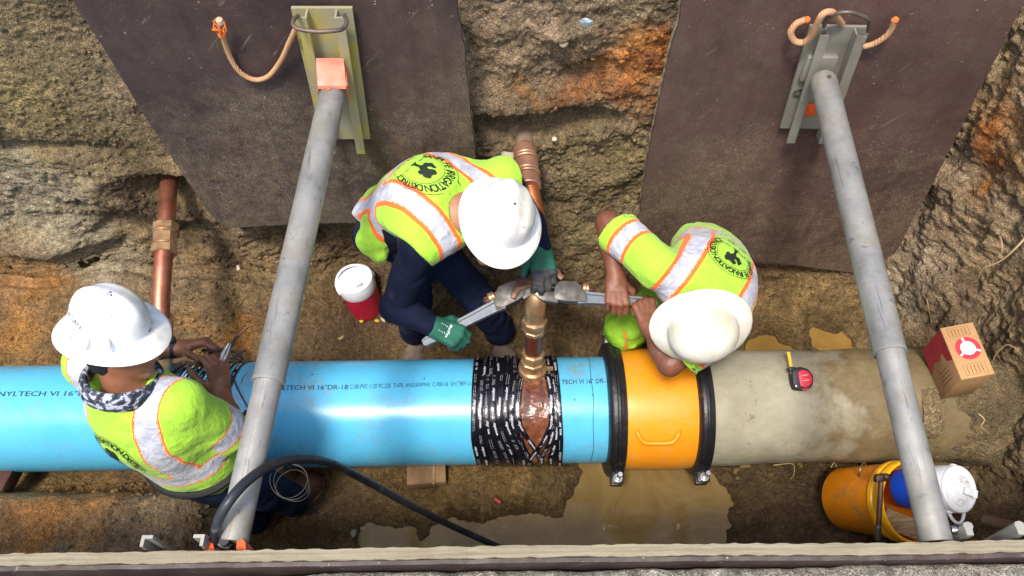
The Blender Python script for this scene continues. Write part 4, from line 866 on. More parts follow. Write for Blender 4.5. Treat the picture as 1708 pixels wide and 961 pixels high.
# ---------------------------------------------------------------- people: bodies and clothes grown as smooth surfaces round posed skeletons
def smin(a, b, k):
    if k <= 0: return np.minimum(a, b)
    h = np.clip(.5 + .5 * (b - a) / k, 0, 1); return b + (a - b) * h - k * h * (1 - h)
def rc(P, a, b, ra, rb):
    ba = b - a; L = ba @ ba + 1e-12; h = np.clip(((P - a) @ ba) / L, 0, 1); return np.linalg.norm(P - a - h[:, None] * ba, axis=1) - (ra + (rb - ra) * h)
def ell(P, c, ax, r):
    q = (P - c) @ np.array(ax).T; r = np.asarray(r, float); k0 = np.linalg.norm(q / r, axis=1); k1 = np.linalg.norm(q / (r * r), axis=1) + 1e-9
    return k0 * (k0 - 1) / k1
def snets(fun, lo, hi, h):
    """surface of fun < 0 as quads (naive surface nets), fine samples only near the surface"""
    lo = np.asarray(lo, float); hi = np.asarray(hi, float); n = (np.ceil((hi - lo) / (4 * h)).astype(int) + 1) * 4
    cx = [lo[i] + (np.arange(n[i] // 4) * 4 + 1.5) * h for i in range(3)]
    G = np.stack(np.meshgrid(*cx, indexing='ij'), -1); Dc = fun(G.reshape(-1, 3)).reshape(G.shape[:3])
    D = np.repeat(np.repeat(np.repeat(Dc, 4, 0), 4, 1), 4, 2).astype(np.float32)
    near = np.nonzero(np.abs(D) < 7.5 * h); Pn = np.stack(near, 1) * h + lo
    D[near] = fun(Pn)
    ins = D < 0; c8 = [ins[i:n[0] - 1 + i, j:n[1] - 1 + j, k:n[2] - 1 + k] for i in (0, 1) for j in (0, 1) for k in (0, 1)]
    s = sum(c.astype(np.int8) for c in c8); cell = (s > 0) & (s < 8); ci = np.stack(np.nonzero(cell), 1); idx = np.full(cell.shape, -1, np.int64); idx[cell] = np.arange(len(ci))
    acc = np.zeros((len(ci), 3)); cnt = np.zeros(len(ci))
    cor = [np.array(c) for c in ((0, 0, 0), (1, 0, 0), (0, 1, 0), (0, 0, 1), (1, 1, 0), (1, 0, 1), (0, 1, 1), (1, 1, 1))]
    for a in range(8):
        for b in range(a + 1, 8):
            if np.abs(cor[a] - cor[b]).sum() != 1: continue
            A_, B_ = ci + cor[a], ci + cor[b]; da = D[A_[:, 0], A_[:, 1], A_[:, 2]]; db = D[B_[:, 0], B_[:, 1], B_[:, 2]]; m = (da < 0) != (db < 0)
            t = np.where(m, da / (da - db + 1e-12), 0); p = A_ + (B_ - A_) * t[:, None]; acc[m] += p[m]; cnt[m] += 1
    V = acc / cnt[:, None] * h + lo; Fs = []
    for ax in range(3):
        u, v = (ax + 1) % 3, (ax + 2) % 3; sl0 = [slice(1, n[i] - 1) for i in range(3)]; sl0[ax] = slice(0, n[ax] - 1); sl1 = list(sl0); sl1[ax] = slice(1, n[ax])
        a, b = ins[tuple(sl0)], ins[tuple(sl1)]; e = np.stack(np.nonzero(a != b), 1); fl = a[tuple(e.T)]
        for i in range(3): e[:, i] += (sl0[i].start)
        du = np.zeros(3, int); du[u] = 1; dv = np.zeros(3, int); dv[v] = 1
        q = np.stack([idx[tuple((e - o).T)] for o in (du + dv, dv, 0 * du, du)], 1); q[~fl] = q[~fl][:, ::-1]; Fs.append(q)
    F = np.concatenate(Fs); F = F[(F >= 0).all(1)]; return V, F
class Torso:
    def __init__(s, hip, neck, shR, shL, arch=0.0, girth=1.0):
        s.o = hip; s.L = np.linalg.norm(neck - hip); s.v = (neck - hip) / s.L; u = shL - shR; s.u = nrm(u - s.v * (u @ s.v)); s.w = np.cross(s.v, s.u); s.arch = arch; s.g = girth
        s.shR, s.shL = shR, shL
    def loc(s, P): q = P - s.o; return q @ s.u, q @ s.v, q @ s.w
    def sdf(s, P, off=0.0, vlo=-.12, vhi=None):
        u, v, w = s.loc(P); t = v / s.L; g = s.g
        a = np.interp(t, [-.25, 0, .3, .62, .82, .93, 1.05], [.155, .168, .155, .178, .170, .12, .055]) * g + off
        b = np.interp(t, [-.25, 0, .3, .62, .82, .93, 1.05], [.105, .120, .118, .128, .110, .085, .050]) * g + off
        w0 = s.arch * np.sin(np.pi * np.clip(t, 0, 1)); q = np.sqrt((u / a) ** 2 + ((w - w0) / b) ** 2); d = (q - 1) * np.minimum(a, b) * .95
        vh = s.L * 1.02 if vhi is None else vhi
        return np.maximum(d, np.maximum(vlo - off - v, v - vh - off * .5))
def hand(W, d, n, side, curls, thumb=(.7, .35), sc=1.0, spread=.0):
    """wrist W, fingers towards d, palm facing n; curls = bend of each finger (index first)"""
    d = nrm(d); n = nrm(n - d * (n @ d)); s = np.cross(d, n) * (1 if side == 'R' else -1); pr = []; K = []
    offs = (.032, .0105, -.0115, -.032); lens = (.098, .102, .097, .088); seg = ((.043, .026, .021), (.047, .029, .022), (.043, .027, .021), (.034, .021, .019)); rad = (.0100, .0105, .0098, .0088)
    for i in range(4):
        k = W + sc * (d * lens[i] + s * offs[i] - n * .004); K.append(k); pr.append((W + sc * (s * offs[i] * .62 + d * .012), k, .0165 * sc, .0135 * sc, 'palm'))
    for i in range(4):
        p = K[i]; a = 0.0; sp = (1.5 - i) * spread
        for j in range(3):
            a += curls[i] * (.95, 1.1, .75)[j]; dirn = nrm(d * math.cos(a) + n * math.sin(a) + s * sp); q = p + dirn * seg[i][j] * sc; r0, r1 = rad[i] * sc * (1 - .08 * j), rad[i] * sc * (1 - .08 * (j + 1)); pr.append((p, q, r0 * (1.10 if j == 0 else 1.03), r1, 'f%d' % i)); p = q
    t0 = W + sc * (d * .028 + s * .028 + n * .008); dirs = [nrm(d * .55 + s * .75 + n * .25), nrm(d * .8 + s * (.55 - thumb[0] * .6) + n * (thumb[0])), nrm(d * .8 + s * (.25 - thumb[0] * .6) + n * (thumb[0] + thumb[1]))]
    p = t0; pr.append((W + sc * s * .012, t0, .018 * sc, .019 * sc, 'palm'))
    for j, (dd, l) in enumerate(zip(dirs, (.040, .033, .028))):
        q = p + dd * l * sc; pr.append((p, q, (.0165, .0125, .0115)[j] * sc, (.0130, .0115, .0095)[j] * sc, 'th')); p = q
    return dict(pr=pr, W=W, d=d, n=n, s=s, c=W + d * .06)
def hand_sdf(P, H, off=0.0):
    groups = {}
    for a, b, ra, rb, g in H['pr']:
        x = rc(P, a, b, ra + off, rb + off); groups[g] = smin(groups[g], x, .010 if g == 'palm' else .003) if g in groups else x
    out = groups.pop('palm')
    for g in groups: out = smin(out, groups[g], .0045)
    return out
def bounds(pts, pad): p = np.array(pts); return p.min(0) - pad, p.max(0) + pad
def union(P, items, k):
    d = None
    for f in items: x = f(P); d = x if d is None else smin(d, x, k)
    return d
SKIN = None
def skin_mat(name, col):
    M = N(name); c = M.ramp(M.noise(24, 5), [(.3, tuple(x * .78 for x in col)), (.7, tuple(x * 1.15 for x in col))])
    c = M.mix(M.ramp(M.noise(40, 6, .7), [(.58, 0.0), (.74, .4)]), c, lin(150, 128, 108)); M.set('Base Color', c); M.set('Roughness', .5); M.set('Subsurface Weight', .12); M.set('Subsurface Radius', (.01, .004, .002)); M.set('Subsurface Scale', .5)
    M.bump(M.noise(130, 4, .6), .0012, .7); return M.m
LIME = lin(164, 216, 60); ORA = lin(240, 112, 44)
def hivis_mat(name, wo, wi, lime=LIME, mesh=True):
    """fluorescent cloth with sewn bands: stripe = distance from a band's centre line (m)"""
    M = N(name); s = M.attr('stripe'); fold = M.noise(7, 5, .6, None, .4)
    c = M.mix(M.ramp(M.noise(9, 6, .7), [(.50, 0.0), (.76, .55)]), lime, lin(132, 152, 56))
    M.set('Roughness', .75)
    o = M.math('LESS_THAN', s, wo); i = M.math('LESS_THAN', s, wi)
    c = M.mix(o, c, ORA); sil = M.ramp(M.noise(26, 5, .6), [(.3, lin(158, 161, 174)), (.7, lin(206, 209, 218))]); c = M.mix(i, c, sil)
    st = M.math('MULTIPLY', M.math('LESS_THAN', M.math('ABSOLUTE', M.math('SUBTRACT', s, wi + .002)), .0012), M.ramp(M.noise(240, 1), [(.48, 0.0), (.52, 1.0)])); c = M.mix(st, c, lin(236, 220, 200))
    M.set('Base Color', c); M.set('Roughness', M.math('SUBTRACT', .8, M.math('MULTIPLY', i, .38))); M.set('Specular IOR Level', .35); M.set('Sheen Weight', .15)
    v = M.voro(260); h = M.math('ADD', M.math('MULTIPLY', v, .05 if mesh else .02), M.math('ADD', M.math('MULTIPLY', fold, .9), M.math('MULTIPLY', M.noise(28, 4, .55, None, .8), .35))); M.bump(h, .022, .7); return M.m
def cloth_mat(name, col, var=.3, rough=.85, dirt=None, amt=0.0):
    M = N(name); c = M.ramp(M.noise(8, 6, .65), [(.3, tuple(x * (1 - var) for x in col)), (.7, tuple(x * (1 + var) for x in col))])
    if dirt is not None: c = M.mix(M.ramp(M.noise(10, 6, .7), [(.62 - amt * .3, 0.0), (.82 - amt * .3, .7)]), c, dirt)
    M.set('Base Color', c); M.set('Roughness', rough); M.set('Sheen Weight', .0); M.set('Specular IOR Level', .12)
    h = M.math('ADD', M.math('MULTIPLY', M.noise(260, 2), .08), M.noise(12, 5, .6, None, .8)); M.bump(h, .012, .8); return M.m
M = N('hat_shell'); c = M.ramp(M.noise(6, 6, .7), [(.44, lin(234, 234, 232)), (.66, lin(196, 188, 166))]); sp = M.math('MULTIPLY', M.ramp(M.noise(44, 3, .6), [(.66, 0.0), (.74, .7)]), M.ramp(M.noise(9, 3), [(.46, 0.0), (.58, 1.0)])); c = M.mix(sp, c, lin(104, 92, 74))
M.set('Base Color', c); M.set('Roughness', M.ramp(M.noise(20, 4), [(.3, .26), (.7, .42)])); M.set('Coat Weight', .2); M.bump(M.noise(60, 4), .0004, .5); HATM = M.m
M = N('dusty_hat_shell'); c = M.ramp(M.noise(7, 6, .7), [(.34, lin(232, 230, 222)), (.66, lin(196, 188, 160))]); sp = M.ramp(M.noise(90, 4, .7), [(.58, 0.0), (.70, .6)]); c = M.mix(M.math('MULTIPLY', sp, M.ramp(M.noise(8, 3), [(.4, 0.0), (.6, 1.0)])), c, lin(140, 124, 96)); M.set('Base Color', c); M.set('Roughness', .45); HATD = M.m
HAIR = simple('black_hair', (.010, .009, .009), .6, var=.4, bump=.004, bscale=160)
def hard_hat(par, c, U, f, mat, crest=False, sx=1.0, front=.056, rear=.050, side=.045):
    """full-brim hard hat: c = centre of the brim opening, U = up, f = front"""
    U = nrm(U); f = nrm(f - U * (f @ U)); l = np.cross(U, f); seg = 72; V = []; F = []
    prof = []
    for k in range(13): a = math.pi / 2 * k / 12; prof.append((math.sin(a) ** .92, math.cos(a) ** .80, 0))
    prof += [(1.0, -.04, 0.02), (1.0, -.075, .10), (1.0, -.10, .30), (1.0, -.14, .60), (1.0, -.20, .86), (1.0, -.255, .97), (1.0, -.27, 1.0), (1.0, -.285, .985), (1.0, -.25, .80), (1.0, -.15, .2), (.98, -.10, 0.0)]
    for k in range(10): a = math.pi / 2 * (1 - k / 9); prof.append((.965 * math.sin(a) ** .92, .955 * math.cos(a) ** .80, 0))
    AF, AS, H = .116 * sx, .100 * sx, .112
    for r, h, b in prof:
        for j in range(seg):
            a = 2 * math.pi * j / seg; ca, sa = math.cos(a), math.sin(a)
            br = (front if ca > 0 else rear) * ca * ca + side * sa * sa
            x, y = (AF * r + br * b) * ca, (AS * r + br * b) * sa; z = h * H * (1 if h > 0 else .85)
            if h < -.1: z -= .012 * b * abs(ca) ** 2 * (1 if ca > 0 else .6); z += .006 * b * sa * sa
            if crest and h > 0:
                k = math.exp(-(y / .020) ** 2) * (1 - math.exp(-(max(0, h - .22) / .2) ** 2)); z += .010 * k
                k2 = (math.exp(-((abs(y) - .052) / .010) ** 2)) * (1 - math.exp(-(max(0, h - .30) / .2) ** 2)); z += .0045 * k2
            V.append(c + f * x + l * y + U * z)
    n = len(prof)
    for i in range(n - 1):
        for j in range(seg): F.append((i * seg + j, (i + 1) * seg + j, (i + 1) * seg + (j + 1) % seg, i * seg + (j + 1) % seg))
    hat = obj('hard_hat', (np.array(V), F), mat, par, sharp=60); return hat, U, f, l
def hat_rib(hat, c, U, f, l, ang, wd=.012, ln=.05, mat=None):
    a = ang; dirv = f * math.cos(a) * .116 + l * math.sin(a) * .100; o = c + dirv * .99 + U * .018; out = nrm(dirv); t = np.cross(U, out); bm = bmesh.new(); bmesh.ops.create_uvsphere(bm, u_segments=16, v_segments=10, radius=1.0)
    V = np.array([v.co[:] for v in bm.verts]); bm.verts.index_update(); Fq = [tuple(v.index for v in x.verts) for x in bm.faces]; bm.free()
    obj('rib', (o + V[:, :1] * t * wd + V[:, 1:2] * out * .009 + V[:, 2:3] * (U * ln - out * .012) * .62, Fq), mat, hat)
def boot(par, heel, toe, up, mat, sole, h=.16, nm='boot'):
    d = nrm(toe - heel); L = np.linalg.norm(toe - heel); up = nrm(up); s = np.cross(up, d); a = heel + d * .045 + A(0, 0, .045); b = heel + d * (L - .055) + A(0, 0, .042)
    def f(P):
        x = smin(rc(P, a, b, .050, .050), ell(P, heel + d * (L - .085) + A(0, 0, .04), (d, s, A(0, 0, 1)), (.085, .052, .045)), .02); x = smin(x, rc(P, a + A(0, 0, .02), a + up * h, .052, .060), .03); x = np.maximum(x, -(rc(P, a + up * (h - .05), a + up * (h + .08), .045, .047))); return np.maximum(np.maximum(x, (heel[2] + .012) - P[:, 2]), (P - a) @ up - h) + .0012 * ridged(P, 30, 2)
    lo, hi = bounds([heel, toe, a + up * h], .09); o = obj(nm, snets(f, lo, hi, .0065), mat, par, sharp=None)
    def g(P): x = smin(rc(P, heel + d * .04, heel + d * (L - .05), .049, .053), ell(P, heel + d * (L - .085), (d, s, A(0, 0, 1)), (.09, .056, .06)), .01); return np.maximum(np.maximum(x, heel[2] - .012 - P[:, 2]), P[:, 2] - heel[2] - .016)
    obj('sole', snets(g, bounds([heel, toe], .08)[0], bounds([heel, toe], .08)[1], .0075), sole, o, sharp=None); return o
def build_body(label, J, skin, origin, hands, head):
    T = J['T']; items = [lambda P: T.sdf(P, -.018)]
    for sd in 'RL':
        s, e, w_ = J['sh' + sd], J['el' + sd], J['wr' + sd]; pit = T.o + T.v * T.L * .80 + T.u * (.09 if sd == 'L' else -.09)
        items += [lambda P, a=pit, b=s: rc(P, a, b, .058, .056), lambda P, a=s, b=e: rc(P, a, b, .052, .043)]
    for sd in 'RL': items += [lambda P, a=J['hp' + sd], b=J['kn' + sd]: rc(P, a, b, .080, .055), lambda P, a=J['kn' + sd], b=J['an' + sd]: rc(P, a, b, .052, .038)]
    hc, U, f = head; l = np.cross(U, f); nb = T.o + T.v * T.L * .97
    items += [lambda P: rc(P, nb - T.v * .03, hc - U * .05 - f * .015, .066, .058)]
    headi = [lambda P: ell(P, hc + U * .02, (f, l, U), (.098, .077, .115)), lambda P: ell(P, hc + f * .03 - U * .05, (f, l, U), (.066, .058, .075)), lambda P: rc(P, hc + f * .092 + U * .01, hc + f * .112 - U * .028, .010, .016), lambda P: rc(P, hc + f * .085 - U * .066 + l * .018, hc + f * .085 - U * .066 - l * .018, .012, .012), lambda P: ell(P, hc + f * .070 - U * .105, (f, l, U), (.026, .026, .020))]
    for q in (1, -1): headi += [lambda P, q=q: ell(P, hc + l * q * .080 - f * .008 - U * .012, (f * .9 - l * q * .45, nrm(l * q + f * .4), U), (.020, .010, .033)), lambda P, q=q: rc(P, hc + f * .082 + l * q * .014 + U * .032, hc + f * .070 + l * q * .05 + U * .032, .011, .010)]
    def body(P):
        d = union(P, items, .03); h = union(P, headi, .012)
        for q in (1, -1): h = smin(h, -0 + 9 + 0 * h, 0) if False else np.maximum(h, -ell(P, hc + f * .093 + l * q * .032 + U * .012, (f, l, U), (.012, .016, .010)))
        return smin(d, h, .02)
    pts = [J[k] for k in J if isinstance(J[k], np.ndarray) and not k.startswith('wr')] + [hc + U * .1, hc - f * .1, hc + f * .12]
    lo, hi = bounds(pts, .13); parts = [snets(body, lo, hi, .011)]
    for sd in 'RL':
        e, w_, H = J['el' + sd], J['wr' + sd], hands[sd]; s = J['sh' + sd]; ed = nrm(w_ - e)
        def fa(P):
            d = rc(P, e - (e - s) * .22, e, .0455, .043); d = smin(d, rc(P, e, e * .55 + w_ * .45, .043, .041), .015); d = smin(d, rc(P, e * .6 + w_ * .4, w_, .041, .0285), .02); d = smin(d, rc(P, w_, w_ + H['d'] * .03, .0275, .024), .02)
            return smin(d, hand_sdf(P, H), .012) + .0006 * vnoise(P, 110)
        pts = [e - (e - s) * .22, e, w_] + [q[1] for q in H['pr']]; lo, hi = bounds(pts, .06); parts.append(snets(fa, lo, hi, .0042))
    V = np.concatenate([p[0] for p in parts]); n = 0; Fs = []
    for p in parts: Fs.append(p[1] + n); n += len(p[0])
    o = obj('person', (V, np.concatenate(Fs)), skin, None, sharp=None, origin=origin); tagit(o, label, 'person', 'workers in the trench')
    # eyes
    for q in (1, -1):
        bm = bmesh.new(); bmesh.ops.create_uvsphere(bm, u_segments=12, v_segments=8, radius=.0115); Ve = np.array([v.co[:] for v in bm.verts]); bm.verts.index_update(); Fe = [tuple(v.index for v in x.verts) for x in bm.faces]; bm.free(); obj('eye', (Ve + hc + f * .078 + l * q * .032 + U * .012, Fe), EYE, o)
    return o
EYE = simple('eye_white', (.6, .58, .55), .25, var=.1, bump=0)
def folds(P, seed, a=.006): return a * (ridged(P * A(1, 1, 1), 6.5, 2, seed) * .6 + .7 * ridged(P + .05 * fbm(P, 8, 2, seed)[:, None], 13, 2, seed + 5) * .45)
def garment(par, nm, J, mat, sleeves, off, vlo, seed, stripes=None, slv_stripe=None, vneck=None, wobble=.007, open_front=False, h=.0062, sl_r=(.075, .078), shoulder_r=.078, hem_flare=0.0, cap=0.0, arm_hole=False, extra=()):
    """shirt or vest round the torso; sleeves = fraction of the upper arm covered (0 = sleeveless)"""
    T = J['T']; segs = []
    for sd in 'RL':
        s, e = J['sh' + sd], J['el' + sd]; pit = T.o + T.v * T.L * .76 + T.u * (.085 if sd == 'L' else -.085) - T.w * .005
        segs.append((sd, s, e, pit))
    def f(P):
        u, v, w_ = T.loc(P); d = T.sdf(P, off + hem_flare * np.clip((.18 - v) / .2, 0, 1), vlo, T.L * .965)
        for sd, s, e, pit in segs: d = smin(d, rc(P, pit, s, shoulder_r + .012, shoulder_r), .045)
        if sleeves > 0:
            for sd, s, e, pit in segs:
                b = s + (e - s) * sleeves; ad = nrm(e - s); x = rc(P, s, b, sl_r[0], sl_r[1]); x = np.maximum(x, (P - b) @ ad - .004)
                x = np.maximum(x, -(rc(P, b - ad * .012, b + ad * .08, sl_r[1] - .020, sl_r[1] - .016))); d = smin(d, x, .028)
        else:
            for sd, s, e, pit in segs: d = np.maximum(d, ((P - s) @ nrm(nrm(e - s) * .35 + (T.u if sd == 'L' else -T.u) * .75)) - cap)
        for a_, b_, r_ in extra: d = smin(d, rc(P, a_, b_, r_, r_ * .75), .06)
        d = d + folds(P, seed, wobble)
        nb = T.o + T.v * T.L * 1.02 - T.w * .012
        return np.maximum(d, -(rc(P, nb - T.v * .03, nb + T.v * .15 + T.w * 0, .070, .085)))
    pts = [T.o + T.v * vlo, T.o + T.v * T.L, J['shR'], J['shL']] + ([J['shR'] + (J['elR'] - J['shR']) * sleeves, J['shL'] + (J['elL'] - J['shL']) * sleeves] if sleeves else [])
    lo, hi = bounds(pts, .22); V, F = snets(f, lo, hi, h)
    attrs = None
    if stripes is not None:
        u, v, w_ = T.loc(V); s = np.full(len(V), 1.0); arm = np.full(len(V), 9.0); at = np.zeros(len(V)); tors = T.sdf(V, off)
        for sd, sh, e, pit in segs:
            x = rc(V, sh + (e - sh) * .18, e, .07, .07); ad = nrm(e - sh); t = (V - sh) @ ad / np.linalg.norm(e - sh); m = x < arm; arm[m] = x[m]; at[m] = t[m]
        ontor = np.ones(len(V), bool)
        for kind, val in stripes:
            if kind == 'v': x = np.abs(np.abs(u) - val) if not callable(val) else np.abs(val(u, v, w_)); x = np.where(v > stripes_min(stripes), x, 1.0)
            elif kind == 'h': x = np.abs(v - val)
            else: x = val(u, v, w_, V)
            s = np.minimum(s, x)
        if slv_stripe and sleeves > 0:
            isarm = (arm < tors - .0) & (at > .18); L = np.linalg.norm(segs[0][2] - segs[0][1]); s = np.where(isarm, np.abs(at - slv_stripe) * L, s)
        attrs = {'stripe': ('f', s)}
    return obj(nm, (V, F), mat, par, sharp=None, attrs=attrs)
def stripes_min(st):
    for k, v in st:
        if k == 'h': return v
    return -9
def trousers(par, J, mat, seed, off=.018, cuff=.06, nm='trousers', thigh=.098, knee=.076, ank=.072, amp=.009):
    T = J['T']
    def f(P):
        d = T.sdf(P, off - .004, -.11, .10)
        for sd in 'RL': d = smin(d, rc(P, J['hp' + sd], J['kn' + sd], thigh, knee), .03); d = smin(d, rc(P, J['kn' + sd], J['an' + sd] + nrm(J['kn' + sd] - J['an' + sd]) * cuff, knee, ank), .03)
        return d + folds(P, seed, amp)
    lo, hi = bounds([T.o + T.v * .1, T.o - T.v * .15] + [J[k + sd] for k in ('hp', 'kn', 'an') for sd in 'RL'], .17); return obj(nm, snets(f, lo, hi, .0095), mat, par, sharp=None)
def logo(par, bvh, T, vc, R, mat, rot=0.0, uc=0.0):
    """district emblem between the shoulders: ring of words round a tree"""
    r = rot; ax = -T.u * 1.0; ay = T.v                                # as read from behind: right is the wearer's right
    ax, ay = ax * math.cos(r) + ay * math.sin(r), ay * math.cos(r) - ax * math.sin(r)
    o = T.o + T.v * vc + T.u * uc + T.w * .06; sh = []
    lg = None; q = R / .10
    parts = [('emblem_ring', join2([ring2(R * .985, R * 1.0, 96), ring2(R * .665, R * .68, 80, math.radians(-40), math.radians(220))])), ('emblem_lettering', text_arc('SANTA FE IRRIGATION DISTRICT', .030 * q, R * .72, math.radians(90), math.radians(262), .018)),
             ('emblem_lettering', (lambda vf: (vf[0] * A(1, 1) - A(vf[0][:, 0].max() / 2, R * .87), vf[1]))(text_line('EST. 1923', .020 * q, .008)))]
    rs_ = np.random.RandomState(5); tr = []
    for k in range(26):
        a = rs_.uniform(0, 6.28); rr = rs_.uniform(0, 1) ** .5; cx, cy = .034 * q * rr * math.cos(a), .022 * q * rr * math.sin(a) + .018 * q; s = rs_.uniform(.006, .0115) * q
        n = 8; ang = np.linspace(0, 2 * math.pi, n, endpoint=False); tr.append((np.stack([cx + s * np.cos(ang) * rs_.uniform(.7, 1.2, n), cy + s * np.sin(ang) * rs_.uniform(.7, 1.2, n)], 1), [tuple(range(n))]))
    tr.append((np.array([(-.004, .01), (-.006, -.03), (-.016, -.038), (.016, -.038), (.006, -.03), (.005, .01)]) * q, [(0, 1, 4, 5), (1, 2, 3, 4)])); tr.append((np.array([(-.045, -.036), (.045, -.036), (.045, -.039), (-.045, -.039)]) * q, [(0, 3, 2, 1)]))
    parts.append(('emblem_tree', join2(tr)))
    for nm, vf in parts:
        W, F = project(vf, bvh, o, ax, ay, .35, .0030 if nm != 'emblem_tree' else .0036)
        if F: obj(nm, (W, F), mat, par, smooth=False)
PRINT = simple('dark_print', (.012, .020, .012), .7, var=.1, bump=0)
NAVY = cloth_mat('navy_cloth', lin(19, 24, 44), .35, dirt=lin(84, 78, 70), amt=.08)
NAVYT = cloth_mat('navy_trouser_cloth', lin(27, 34, 58), .35, dirt=lin(84, 72, 54), amt=.10)
LIMET = cloth_mat('lime_trouser_cloth', lin(132, 178, 52), .25, dirt=lin(126, 140, 50), amt=.05)
HV = hivis_mat('hi_vis_cloth', .043, .026); HVN = hivis_mat('hi_vis_cloth_narrow_trim', .034, .0265)
BOOTM = simple('muddy_boot_leather', lin(96, 60, 44), .6, var=.4, bump=.002, dirt=lin(124, 100, 76), dirt_amt=.25, dscale=14); BOOTG = simple('dusty_boot_leather', lin(100, 86, 76), .7, var=.35, bump=.002, dirt=lin(140, 122, 100), dirt_amt=.4, dscale=12); SOLE = simple('boot_sole', lin(60, 46, 34), .8, dirt=lin(168, 124, 62), dirt_amt=.5)
GLV = simple('green_glove_fabric', lin(24, 92, 72), .75, var=.25, bump=.0012, bscale=220); GLVD = simple('dark_glove_coating', lin(48, 50, 54), .7, var=.4, dirt=lin(98, 82, 66), dirt_amt=.25, dscale=30)
def glove(par, H, e, txt=True, dark_from=.3):
    W = H['W']; ed = nrm(W - e)
    def f(P): return smin(hand_sdf(P, H, .0032), rc(P, W - ed * .045, W + H['d'] * .02, .041, .036), .012) + .0006 * vnoise(P, 160)
    lo, hi = bounds([W - ed * .05] + [q[1] for q in H['pr']], .05); V, F = snets(f, lo, hi, .0036); q = V[F].mean(1); al = (q - W) @ H['d']; pn = (q - W) @ H['n']; dk = (pn > .022) | (al > dark_from)
    g = obj('glove', (V, F), GLV, par, sharp=None); g.data.materials.append(GLVD); g.data.polygons.foreach_set('material_index', dk.astype(np.int32)) if len(g.data.polygons) == len(dk) else None
    cu = W - ed * .045; obj('cuff', lathe([(.0355, -.004), (.0385, -.002), (.0385, .008), (.0355, .010)], cu, ed, 24, ring=True), simple('glove_cuff', lin(30, 60, 52), .8), g)
    if txt:
        b = bvh_of(g); ay = H['s']; ax = np.cross(ay, -H['n'])
        for s, dy, sz in (('MaxiFlex', .0, .0145),):
            vf = text_line(s, sz, .02); W_, F_ = project((vf[0] - A(vf[0][:, 0].max() / 2, 0), vf[1]), b, W + H['d'] * .055, -H['s'], H['d'] if True else ay, .08, .0012)
            if F_: obj('glove_lettering', (W_, F_), WHT, g, smooth=False)
        for k in range(4):
            vf = (np.array([(-.016, 0), (.016, 0), (.016, .0025), (-.016, .0025)]), [(0, 1, 2, 3)]); W_, F_ = project(vf, b, W + H['d'] * (.046 - k * .007), -H['s'], H['d'], .08, .0012)
            if F_: obj('fine_print', (W_, F_), WHT, g, smooth=False)
    return g
# ================================================================ man on the left, upright, facing the wall with a cable in his hands
hipc = A(-1.04, -.395, .93); neck = px(203, 640, z=1.35); shR = px(300, 672, z=1.31); shL = px(150, 606, z=1.32)
JL = dict(T=Torso(hipc, neck, shR, shL, .02, .94), shR=shR, shL=shL, elR=px(384, 722, z=1.06), wrR=px(369, 655, z=1.00), elL=px(185, 590, z=1.09), wrL=px(296, 582, z=1.0),
          hpR=hipc + A(.07, -.04, -.05), hpL=hipc + A(-.08, .03, -.05), knR=px(440, 815, z=.52), anR=px(495, 838, z=.13), knL=px(392, 822, z=.50), anL=px(430, 868, z=.12))
HLl = hand(JL['wrL'], A(1, .22, .05), A(.1, -.75, -.65), 'L', (.75, .85, .95, 1.0), (.75, .2)); HLr = hand(JL['wrR'], px(362, 612, z=1.06) - JL['wrR'], A(-.75, .05, -.65), 'R', (.95, 1.05, 1.1, 1.15), (.55, .4))
UL = nrm(A(.16, .30, .93)); fL = nrm(A(.93, -.30, -.12)); fL = nrm(fL - UL * (fL @ UL)); hcL = px(196, 562, z=1.50) 
SKL = skin_mat('tanned_skin', lin(140, 92, 66)); SKR = skin_mat('brown_skin', lin(122, 76, 56)); SKM = skin_mat('light_brown_skin', lin(168, 116, 88))
PL = build_body('upright worker in lime shirt and white hard hat holding pliers, behind the left strut', JL, SKL, A(-.98, -.36, .03), dict(L=HLl, R=HLr), (hcL, UL, fL))
trousers(PL, JL, NAVYT, 3)
stL = [('h', .10), ('v', .125)]
sL = garment(PL, 'hi_vis_shirt', JL, HVN, .96, .024, -.03, 21, stL, .72, h=.006, sl_r=(.072, .080), shoulder_r=.074)
logo(sL, bvh_of(sL), JL['T'], JL['T'].L * .60, .092, PRINT, uc=.02)
hatc = px(184, 541, z=1.545)
hat, U_, f_, l_ = hard_hat(PL, hatc, UL, fL, HATM, True, sx=.92, front=.050, rear=.046, side=.042)
for a in (-60, -92, -122, 60, 92, 122): hat_rib(hat, hatc, U_, f_, l_, math.radians(a), .006 if abs(a) != 92 else .013, .030, HATM)
bh = bvh_of(hat)
rv = nrm(f_ * -.66 - l_ * .74); ax = nrm(np.cross(U_, rv)); vf = text_line('GRACIAN', .021, .0); vf = (vf[0] * A(.95, 1) - A(vf[0][:, 0].max() * .475, 0), vf[1])
nn = nrm(rv + U_ * .7); ay = nrm(U_ - nn * (U_ @ nn)); W_, F_ = project(vf, bh, hatc + rv * .09 + U_ * .055, ax, ay, .12, .0008); obj('hat_lettering', (W_, F_), simple('grey_ink', lin(60, 60, 64), .6, bump=0), hat, smooth=False) if F_ else None
SCUF = simple('dark_scuff', lin(70, 66, 60), .7, var=.4, bump=0)
def hat_scuff(hat, c, dirv, r, seed):
    dirv = nrm(dirv); q = np.random.RandomState(seed); x, y, _ = basis(dirv); n = 9; ang = np.linspace(0, 2 * math.pi, n, endpoint=False); rr = r * q.uniform(.35, 1.0, n)
    W_, F_ = project((np.stack([rr * np.cos(ang), rr * np.sin(ang) * .6], 1), [tuple(range(n))]), bvh_of(hat), c + dirv * .1, x, y, .15, .0007)
    if F_: obj('scuff', (W_, F_), SCUF, hat, smooth=False)
